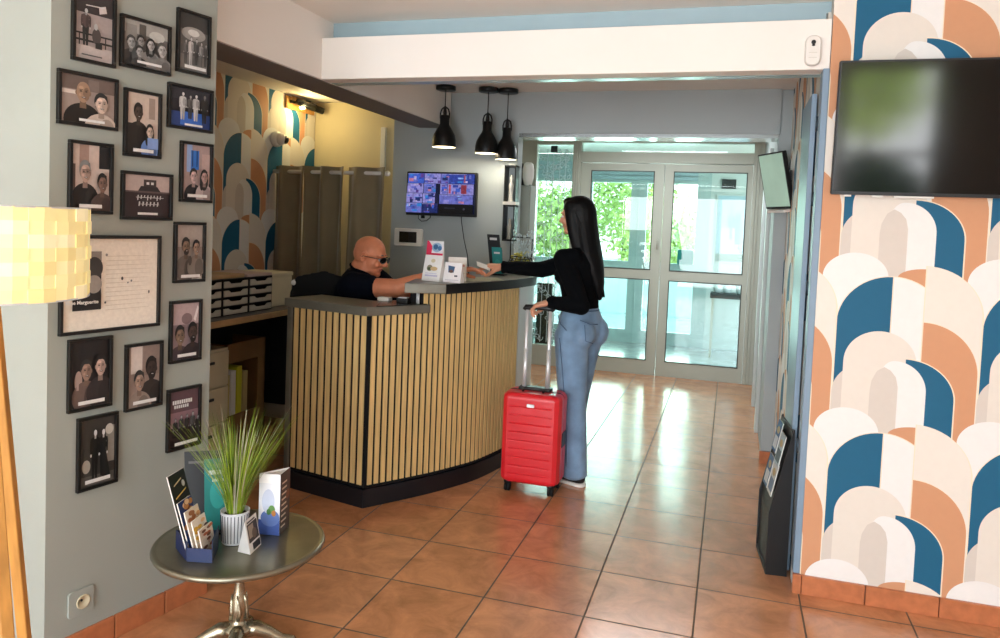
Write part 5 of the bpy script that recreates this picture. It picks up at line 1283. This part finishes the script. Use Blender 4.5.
def head(mb, c, R, s=1., nose=1., jaw=1.):
    """c at eye level; R columns forward, left, up"""
    c = Vector(c)
    def P(a, b, d): return c+R @ Vector((a*s, b*s, d*s))
    def E(a, b, d, r): mb.ell(P(a, b, d), [q*s for q in r], R, 20, 14)
    E(-.012, 0, .040, (.098, .077, .082)); E(-.03, 0, .012, (.082, .074, .075)); E(.022, 0, .028, (.068, .066, .066))
    E(.032, 0, -.03, (.055, .056*jaw, .062)); E(.030, 0, -.072, (.050, .046*jaw, .040)); E(.062, 0, -.092, (.026, .026, .022))
    E(0, .03, -.055, (.045, .028*jaw, .045)); E(0, -.03, -.055, (.045, .028*jaw, .045))
    for q in (-1, 1):
        E(.07, q*.032, -.028, (.022, .024, .026)); E(.076, q*.03, .024, (.018, .026, .011))
        for a in range(10):   # ear rim
            t = a/9*2*PI*.8+.5; E(-.004+.014*math.cos(t), q*(.086+.006*math.cos(t)*-1), -.002+.027*math.sin(t), (.0065, .006, .0065))
        E(-.006, q*.077, -.004, (.014, .006, .024))
    mb.limb([P(.086, 0, .018), P(.098*1, 0, -.005), P(.098+.018*nose, 0, -.028)], [.010*s, .012*s, .013*s*nose], 10, 4)
    for q in (-1, 1): E(.098, q*.012, -.031, (.012, .008, .008))
    E(.078, 0, -.056, (.014, .025, .007)); E(.077, 0, -.066, (.014, .022, .008))
def face_parts(t, c, R, s, skin, eye_col, lipname):
    c = Vector(c)
    def P(a, b, d): return c+R @ Vector((a*s, b*s, d*s))
    m = MB()
    for q in (-1, 1): m.ell(P(.083, q*.031, .0), (.012*s, .0125*s, .009*s), R, 12, 8)
    e = m.build('eyes', 'eye_white', t, local=False)
    m = MB()
    for q in (-1, 1): m.ell(P(.0925, q*.031, .0), (.004*s, .0055*s, .0055*s), R, 10, 6)
    m.build('irises', eye_col, t)
    m = MB(); m.ell(P(.084, 0, -.057), (.010*s, .022*s, .0035*s), R, 14, 8); m.ell(P(.083, 0, -.0645), (.010*s, .019*s, .004*s), R, 14, 8); m.build('lips', lipname, t)

# --- the guest
wm = thing('person', 'woman with long black hair, black sweater and blue jeans holding out her arm', 'person', (-.80, 4.36, 0))
f = Vector((-.93, .37, 0)).normalized(); RW = frame(f); l = RW @ Vector((0, 1, 0))   # l points to the viewer
def W(a, b, z, o=Vector((-.84, 4.37, 0))): return o+f*a+l*b+Vector((0, 0, z))
shL, shR = W(.03, .155, 1.315), W(.03, -.165, 1.325)
elL, wrL = Vector((-.80, 4.185, 1.055)), Vector((-.965, 4.11, 1.072))
elR, wrR = Vector((-1.10, 4.42, 1.235)), Vector((-1.325, 4.33, 1.243))
HC = Vector((-.894, 4.40, 1.565)); RH = frame(Vector((-.97, .20, -.06)))
b = MB()
b.blobs([(W(0, 0, .90), (.095, .145, .09)), (W(.005, 0, 1.05), (.082, .115, .08)), (W(.005, 0, 1.22), (.092, .14, .09)), (W(-.005, 0, 1.33), (.065, .13, .05))], RW, .03)
b.limb([W(-.01, 0, 1.36), W(.012, 0, 1.42), HC+Vector((.015, -.005, -.06))], [.055, .047, .046])
for q, kx in ((1, -.055), (-1, .07)):
    b.limb([W(0, q*.08, .88), W(.012+kx*.6, q*.078, .50), W(kx, q*.08, .12)], [.075, .05, .036]); b.blobs([(W(-.01+kx, q*.08, .07), (.04, .033, .04)), (W(.09+kx, q*.084, .04), (.05, .03, .018))], RW, .02)
b.limb([shL, elL, wrL], [.042, .036, .024]); b.limb([shR, elR, wrR], [.042, .036, .024])
hand(b, wrL, (-.9, .05, -.25), (-.25, .1, -1), 1, 1.0, 1.08, .02, .7)
hand(b, wrR, (-1, -.12, .02), (.1, .25, -1), -1, .55, 1.08, .03, .9)
head(b, HC, RH, .93, .8, .92)
fuse('body', b, 'skin_woman', wm, .0048, 3)
face_parts(wm, HC, RH, .93, None, 'black_metal', 'lips')
# jeans
j = MB()
j.blobs([(W(.0, 0, 1.035), (.098, .128, .03)), (W(-.005, 0, .97), (.115, .155, .06)), (W(-.008, 0, .89), (.125, .172, .08))], RW, .02)
for q in (1, -1):
    j.ell(W(-.062, q*.075, .885), (.082, .088, .095), RW)
    kx = -.055 if q == 1 else .07
    j.blobs([(W(.0, q*.082, .86), (.108, .092, .09)), (W(.008+kx*.3, q*.080, .70), (.100, .086, .08)), (W(.012+kx*.6, q*.078, .50), (.088, .076, .07)), (W(.008+kx, q*.08, .30), (.076, .074, .07)), (W(-.002+kx, q*.08, .12), (.078, .078, .06)), (W(-.004+kx, q*.08, .062), (.08, .08, .035))], RW, .025)
jo = fuse('jeans', j, 'denim', wm, .009, 4)
m = MB()
for k in range(2):
    P = [W((.098+.004)*math.cos(a)-.001, .131*math.sin(a), 1.018-.03*k) for a in [2*PI*i/40 for i in range(41)]]; m.tube(P, .0035, 5)
m.build('waistband', 'denim_dark', jo)
m = MB(); P = [W(-.10, .09, .99), W(-.135, .10, .93), W(-.137, .11, .86)]
for (a0, z0) in ((.035, .95),):
    m.tube([W(.05, .157, .985), W(.02, .172, .94), W(-.03, .182, .91)], .0028, 5)
m.tube([W(.02, .176, .86), W(.0, .167, .70), W(-.02, .155, .50), W(-.045, .156, .30), W(-.055, .160, .12)], .0022, 5)
m.build('seam', 'denim_dark', jo)
m = MB(); m.tube([W(-.10, .155, .975), W(-.155, .13, .955), W(-.16, .06, .95)], .003, 5); m.tube([W(-.13, .15, .95), W(-.145, .155, .86), W(-.155, .09, .84)], .0022, 5); m.build('pocket', 'denim_dark', jo)
# sweater
s_ = MB()
s_.blobs([(W(.0, 0, 1.035), (.104, .137, .028)), (W(.004, 0, 1.09), (.100, .133, .05)), (W(.012, 0, 1.20), (.112, .155, .08)), (W(.004, 0, 1.28), (.105, .162, .07)), (W(-.004, 0, 1.335), (.078, .150, .045)), (W(-.004, 0, 1.375), (.062, .09, .03))], RW, .02)
for q in (1, -1): s_.ell(W(.082, q*.07, 1.215), (.055, .062, .058), RW)
s_.limb([shL, elL, wrL+Vector((.012, .002, 0))], [.062, .052, .038]); s_.limb([shR, elR, wrR+Vector((.02, .004, 0))], [.062, .050, .036])
s_.ell(W(.0, .13, 1.325), (.07, .055, .055), RW)
so = fuse('sweater', s_, 'black_knit', wm, .008, 4)
m = MB(); P = [wrR+Vector((.02, 0, 0)), wrR+Vector((.006, 0, 0))]; m.tube(P, .038, 14); m.tube([wrL+Vector((.022, .005, 0)), wrL+Vector((.006, .001, 0))], .040, 14); m.build('cuff', 'black_knit', so)
m = MB(); m.add([W(.075, .145, 1.30), W(.095, .135, 1.325), W(.085, .14, 1.335), W(.065, .15, 1.31), W(.075, .149, 1.30), W(.095, .139, 1.325), W(.085, .144, 1.335), W(.065, .154, 1.31)], [(0, 1, 2, 3), (7, 6, 5, 4), (0, 4, 5, 1), (1, 5, 6, 2), (2, 6, 7, 3), (3, 7, 4, 0)]); m.build('shoulder_tab', 'jamb_white', so)
m = MB(); a0 = wrL+Vector((-.008, -.002, -.001)); xw = (wrL-elL).normalized(); yw = xw.cross(Vector((0, 0, 1))).normalized(); zw = yw.cross(xw)
m.tube([a0+yw*.029*math.cos(k*PI/10)+zw*.024*math.sin(k*PI/10) for k in range(21)], .003, 6); m.build('bracelet', 'gold', wm)
# shoes
for q, kx in ((1, -.055), (-1, .07)):
    m = MB(); m.blobs([(W(-.035+kx, q*.08, .040), (.045, .038, .034)), (W(.05+kx, q*.084, .040), (.055, .038, .028)), (W(.13+kx, q*.09, .034), (.045, .036, .02))], RW, .02)
    sh_ = fuse('shoe', m, 'black_satin', wm, .008, 2)
    m = MB(Matrix.Translation(W(.04+kx, q*.084, 0)) @ RW.to_4x4()); m.rbox(-.125, .13, -.038, .038, .0, .020, .036, 6); m.build('sole', 'paper_white', sh_)
# hair
h = MB()
def HP(a, b_, d): return HC+RH @ Vector((a, b_, d))
h.blobs([(HP(-.02, 0, .045), (.098, .085, .080)), (HP(-.035, 0, .02), (.09, .086, .085)), (HP(-.05, 0, -.04), (.078, .086, .08)), (HP(-.068, .004, -.12), (.070, .092, .08)), (HP(-.095, .01, -.22), (.060, .098, .08)), (HP(-.122, .012, -.31), (.048, .075, .07)), (HP(-.138, .012, -.39), (.036, .050, .06)), (HP(-.145, .008, -.455), (.020, .026, .045))], RH, .018)
# side locks falling beside the face
h.blobs([(HP(.018, .060, .055), (.035, .026, .04)), (HP(.005, .076, 0), (.036, .018, .05)), (HP(-.008, .080, -.08), (.034, .018, .05)), (HP(-.03, .080, -.16), (.034, .022, .05)), (HP(-.06, .075, -.24), (.03, .03, .05))], RH, .018)
h.blobs([(HP(.035, -.060, .055), (.035, .026, .04)), (HP(.022, -.076, 0), (.036, .018, .05)), (HP(.01, -.078, -.08), (.034, .018, .05)), (HP(-.01, -.076, -.16), (.03, .022, .05))], RH, .018)
h.blobs([(HP(.03, .03, .090), (.04, .03, .024)), (HP(.03, -.03, .090), (.04, .03, .024))], RH, .02)
ho = fuse('hair', h, 'hair_black', wm, .006, 5)
random.seed(31); m = MB()
for k in range(90):
    b_ = random.uniform(-.085, .085); a_ = -.05-.02*math.cos(b_/.085*1.5)
    P = []
    for q in range(9):
        tt = q/8; d = .02-.50*tt*random.uniform(.97, 1.0); nar = 1-.75*max(0, tt-.45)/.55
        P.append(HP(-.030-.125*tt-(.062*math.cos(b_*15))*min(1, tt*6)*(1-tt*.75), (b_*nar)+.006*math.sin(q+k), d))
    m.tube(P, [.0005, .0022, .003, .003, .003, .003, .0025, .002, .0008], 4)
m.build('strands', 'hair_black', ho)

# --- the receptionist
mn = thing('person', 'bald man in black T-shirt and glasses reaching over the reception counter', 'person', (-2.30, 4.16, .54))
fm = Vector((.97, .12, 0)).normalized(); RM = frame(fm); lm = RM @ Vector((0, 1, 0))   # lm points away from the viewer
HM = Vector((-2.088, 4.10, 1.274)); RHM = frame(Vector((1, -.02, -.20)))
shr, shl = Vector((-2.12, 3.955, 1.095)), Vector((-2.13, 4.29, 1.105))
elr, wrr = Vector((-1.845, 3.975, 1.105)), Vector((-1.535, 4.125, 1.222))
ell_, wrl = Vector((-1.97, 4.36, .98)), Vector((-1.80, 4.16, 1.075))
b = MB()
RT = frame(Vector((.8, .1, -.55)))
b.blobs([((-2.33, 4.16, .62), (.12, .17, .11)), ((-2.27, 4.15, .80), (.125, .165, .12)), ((-2.18, 4.13, .98), (.12, .18, .11)), ((-2.12, 4.12, 1.09), (.09, .17, .07))], RM, .03)
b.limb([(-2.16, 4.115, 1.12), (-2.125, 4.105, 1.19), HM+Vector((-.02, 0, -.03))], [.08, .074, .066])
for q in (-1, 1):
    hp = Vector((-2.32, 4.16, .60))+lm*(q*.10)
    b.limb([hp, hp+Vector((.40, .02, -.02)), hp+Vector((.36, .02, -.50))], [.085, .062, .042]); b.blobs([(hp+Vector((.36, .02, -.54)), (.045, .04, .035)), (hp+Vector((.47, .03, -.555)), (.05, .042, .028))], RM, .02)
b.limb([shr, elr, wrr], [.062, .056, .032]); b.limb([shl, ell_, wrl], [.058, .046, .031])
b.ell(Vector(elr).lerp(wrr, .3), (.052, .050, .050), None)
hand(b, wrr, (.93, .42, .10), (.25, -.1, -1), -1, .38, 1.1, .06, .6)
hand(b, wrl, (.9, -.35, -.15), (.1, .1, -1), 1, .25, 1.0, .08, .2)
head(b, HM, RHM, 1.0, .95, 1.12)
b.ell(HM+RHM @ Vector((-.035, 0, -.075)), (.075, .066, .06), RHM)
fuse('body', b, 'skin_man', mn, .0048, 3)
face_parts(mn, HM, RHM, 1.0, None, 'black_metal', 'lips')
s_ = MB()
s_.blobs([((-2.33, 4.16, .60), (.145, .195, .09)), ((-2.27, 4.15, .80), (.155, .195, .12)), ((-2.19, 4.13, .97), (.15, .205, .11)), ((-2.17, 4.12, 1.08), (.13, .22, .075)), ((-2.16, 4.115, 1.14), (.11, .16, .05)), ((-2.15, 4.11, 1.185), (.088, .092, .03))], RM, .02)
s_.limb([shr, shr.lerp(elr, .18), shr.lerp(elr, .36)], [.094, .086, .078]); s_.limb([shl, shl.lerp(ell_, .6)], [.085, .072])
to = fuse('tshirt', s_, 'navy_cotton', mn, .008, 4)
m = MB(); cc = Vector((-2.135, 4.108, 1.19)); Rn = frame(Vector((1, 0, -.45)))
m.tube([cc+Rn @ Vector((.086*math.cos(k*PI/14), .086*math.sin(k*PI/14), 0)) for k in range(29)], .007, 6); m.build('collar', 'navy_cotton', to)
j = MB()
for q in (-1, 1):
    hp = Vector((-2.32, 4.16, .60))+lm*(q*.10); j.limb([hp, hp+Vector((.40, .02, -.02)), hp+Vector((.36, .02, -.46))], [.10, .078, .06])
fuse('trousers', j, 'black_satin', mn, .012, 3)
for q in (-1, 1):
    hp = Vector((-2.32, 4.16, 0))+lm*(q*.10); m = MB(); m.blobs([(hp+Vector((.36, .02, .045)), (.055, .045, .04)), (hp+Vector((.48, .03, .035)), (.06, .047, .03))], RM, .02); fuse('shoe', m, 'black_satin', mn, .01, 2)
# glasses
def MP(a, b_, d): return HM+RHM @ Vector((a, b_, d))
gl = MB()
for q in (-1, 1):
    c_ = MP(.110, q*.034, .002)
    ring = [c_+RHM @ Vector((-.010*abs(math.cos(k*PI/12))*(1 if math.cos(k*PI/12)*q > 0 else -0.2), .027*math.cos(k*PI/12), .018*math.sin(k*PI/12))) for k in range(25)]
    gl.tube(ring, .002, 6)
    gl.tube([MP(.101, q*.061, .008), MP(.092, q*.074, .010), MP(.04, q*.083, .008), MP(-.005, q*.086, .006), MP(-.022, q*.083, -.012)], .0021, 6)
gl.tube([MP(.111, -.008, .006), MP(.113, 0, .009), MP(.111, .008, .006)], .002, 6)
go = gl.build('glasses', 'steel_dark', mn)
gl = MB()
for q in (-1, 1):
    c_ = MP(.108, q*.034, .002); rg = [c_+RHM @ Vector((-.010*abs(math.cos(k*PI/12))*(1 if math.cos(k*PI/12)*q > 0 else -0.2), .026*math.cos(k*PI/12), .017*math.sin(k*PI/12))) for k in range(24)]
    gl.add(rg+[p+RHM @ Vector((.0015, 0, 0)) for p in rg], [tuple(range(24)), tuple(range(47, 23, -1))])
gl.build('lenses', 'spectacle_glass', go)
m = MB()
for q in (-1, 1): m.tube([MP(.090, q*.012, .027), MP(.093, q*.03, .031), MP(.078, q*.052, .026)], [.003, .004, .002], 6)
m.build('eyebrows', 'hair_grey', mn)
# card passed between the hands
t = thing('key_card', 'small white key card held between the two hands', 'card', (-1.42, 4.25, 1.24))
m = MB(Matrix.Translation((-1.42, 4.262, 1.247)) @ Matrix.Rotation(.45, 4, 'Z') @ Matrix.Rotation(.5, 4, 'X') @ Matrix.Rotation(.35, 4, 'Y')); m.rbox(-.043, .043, -.027, .027, -.0006, .0006, .004); m.build('card', 'paper_white', t)

# ------------------------------------------------------------------ camera, light, colour management
F_, PI_, RO_, YA_ = 749.204, .0479728, -.0404742, -.295417
cy, sy = math.cos(YA_), math.sin(YA_); cp, sp = math.cos(PI_), math.sin(PI_); cr, sr = math.cos(RO_), math.sin(RO_)
def cam_dir(X2, U2, d):
    xc = X2*cr+U2*sr; u = -X2*sr+U2*cr; yc = d*cp+u*sp; z = -d*sp+u*cp
    return Vector((xc*cy+yc*sy, -xc*sy+yc*cy, z))
R_, U_, D_ = cam_dir(1, 0, 0), cam_dir(0, 1, 0), cam_dir(0, 0, 1)
cd = bpy.data.cameras.new('camera'); cam = bpy.data.objects.new('camera', cd); COL.objects.link(cam)
cam.matrix_world = Matrix(((R_.x, U_.x, -D_.x, 0), (R_.y, U_.y, -D_.y, 0), (R_.z, U_.z, -D_.z, 1.5), (0, 0, 0, 1)))
cd.sensor_width = 36; cd.lens = F_*36/1000; cd.shift_x = -.00314; cd.shift_y = -.0585; cd.clip_start = .02
SC.camera = cam

w = bpy.data.worlds.new('world'); SC.world = w; w.use_nodes = True
N = w.node_tree.nodes; L = w.node_tree.links; bg = N['Background']
tc = N.new('ShaderNodeTexCoord'); sx = N.new('ShaderNodeSeparateXYZ'); L.new(tc.outputs['Generated'], sx.inputs[0])
rp = N.new('ShaderNodeValToRGB'); L.new(sx.outputs['Z'], rp.inputs[0])
rp.color_ramp.elements[0].position = 0.; rp.color_ramp.elements[0].color = (.95, .98, 1, 1)
rp.color_ramp.elements[1].position = .6; rp.color_ramp.elements[1].color = (.62, .80, 1, 1)
L.new(rp.outputs[0], bg.inputs['Color']); bg.inputs['Strength'].default_value = 4.5

def area(name, loc, rot, sx_, sy_, power, colr=(1, 1, 1), spread=PI):
    l = bpy.data.lights.new(name, 'AREA'); l.shape = 'RECTANGLE'; l.size = sx_; l.size_y = sy_; l.energy = power; l.color = colr; l.spread = spread
    o = bpy.data.objects.new(name, l); COL.objects.link(o); o.location = loc; o.rotation_euler = rot
    return o
def point(name, loc, power, colr, r=.03):
    l = bpy.data.lights.new(name, 'POINT'); l.energy = power; l.color = colr; l.shadow_soft_size = r
    o = bpy.data.objects.new(name, l); COL.objects.link(o); o.location = loc
    return o
# daylight through the glazed front behind the viewer, and through the entrance
area('front_daylight', (-1.3, -2.85, 1.25), (math.radians(90), 0, 0), 4.2, 2.1, 118, (.88, .955, 1))
area('entrance_daylight', (-1.1, 10.3, 1.3), (math.radians(-90), 0, 0), 3.0, 2.3, 190, (.88, .98, 1))
area('corridor_fill', (-.7, 6.6, 2.42), (0, 0, 0), 1.2, .6, 26, (.95, .98, 1))  # fill added to brighten the middle of the room; no fitting hangs here
for x, y, z in ((-1.948, 4.877, 2.06), (-1.665, 4.965, 2.03), (-1.538, 5.02, 1.995)): point('pendant_light', (x, y, z), 1.6, (1, .95, .86), .03)
point('spot_light', (-3.20, 5.17, 2.31), 3.5, (1, .78, .35), .03)
point('shade_light', (LX, LY, 1.40), 2.5, (1, .85, .55), .04)

SC.view_settings.view_transform = 'Standard'; SC.view_settings.look = 'None'
SC.view_settings.exposure = .36; SC.view_settings.gamma = 1.; SC.view_settings.use_curve_mapping = False
SC.cycles.max_bounces = 8; SC.cycles.diffuse_bounces = 5; SC.cycles.glossy_bounces = 4; SC.cycles.transparent_max_bounces = 12
SC.cycles.use_denoising = True
SC.cycles.sample_clamp_indirect = 6
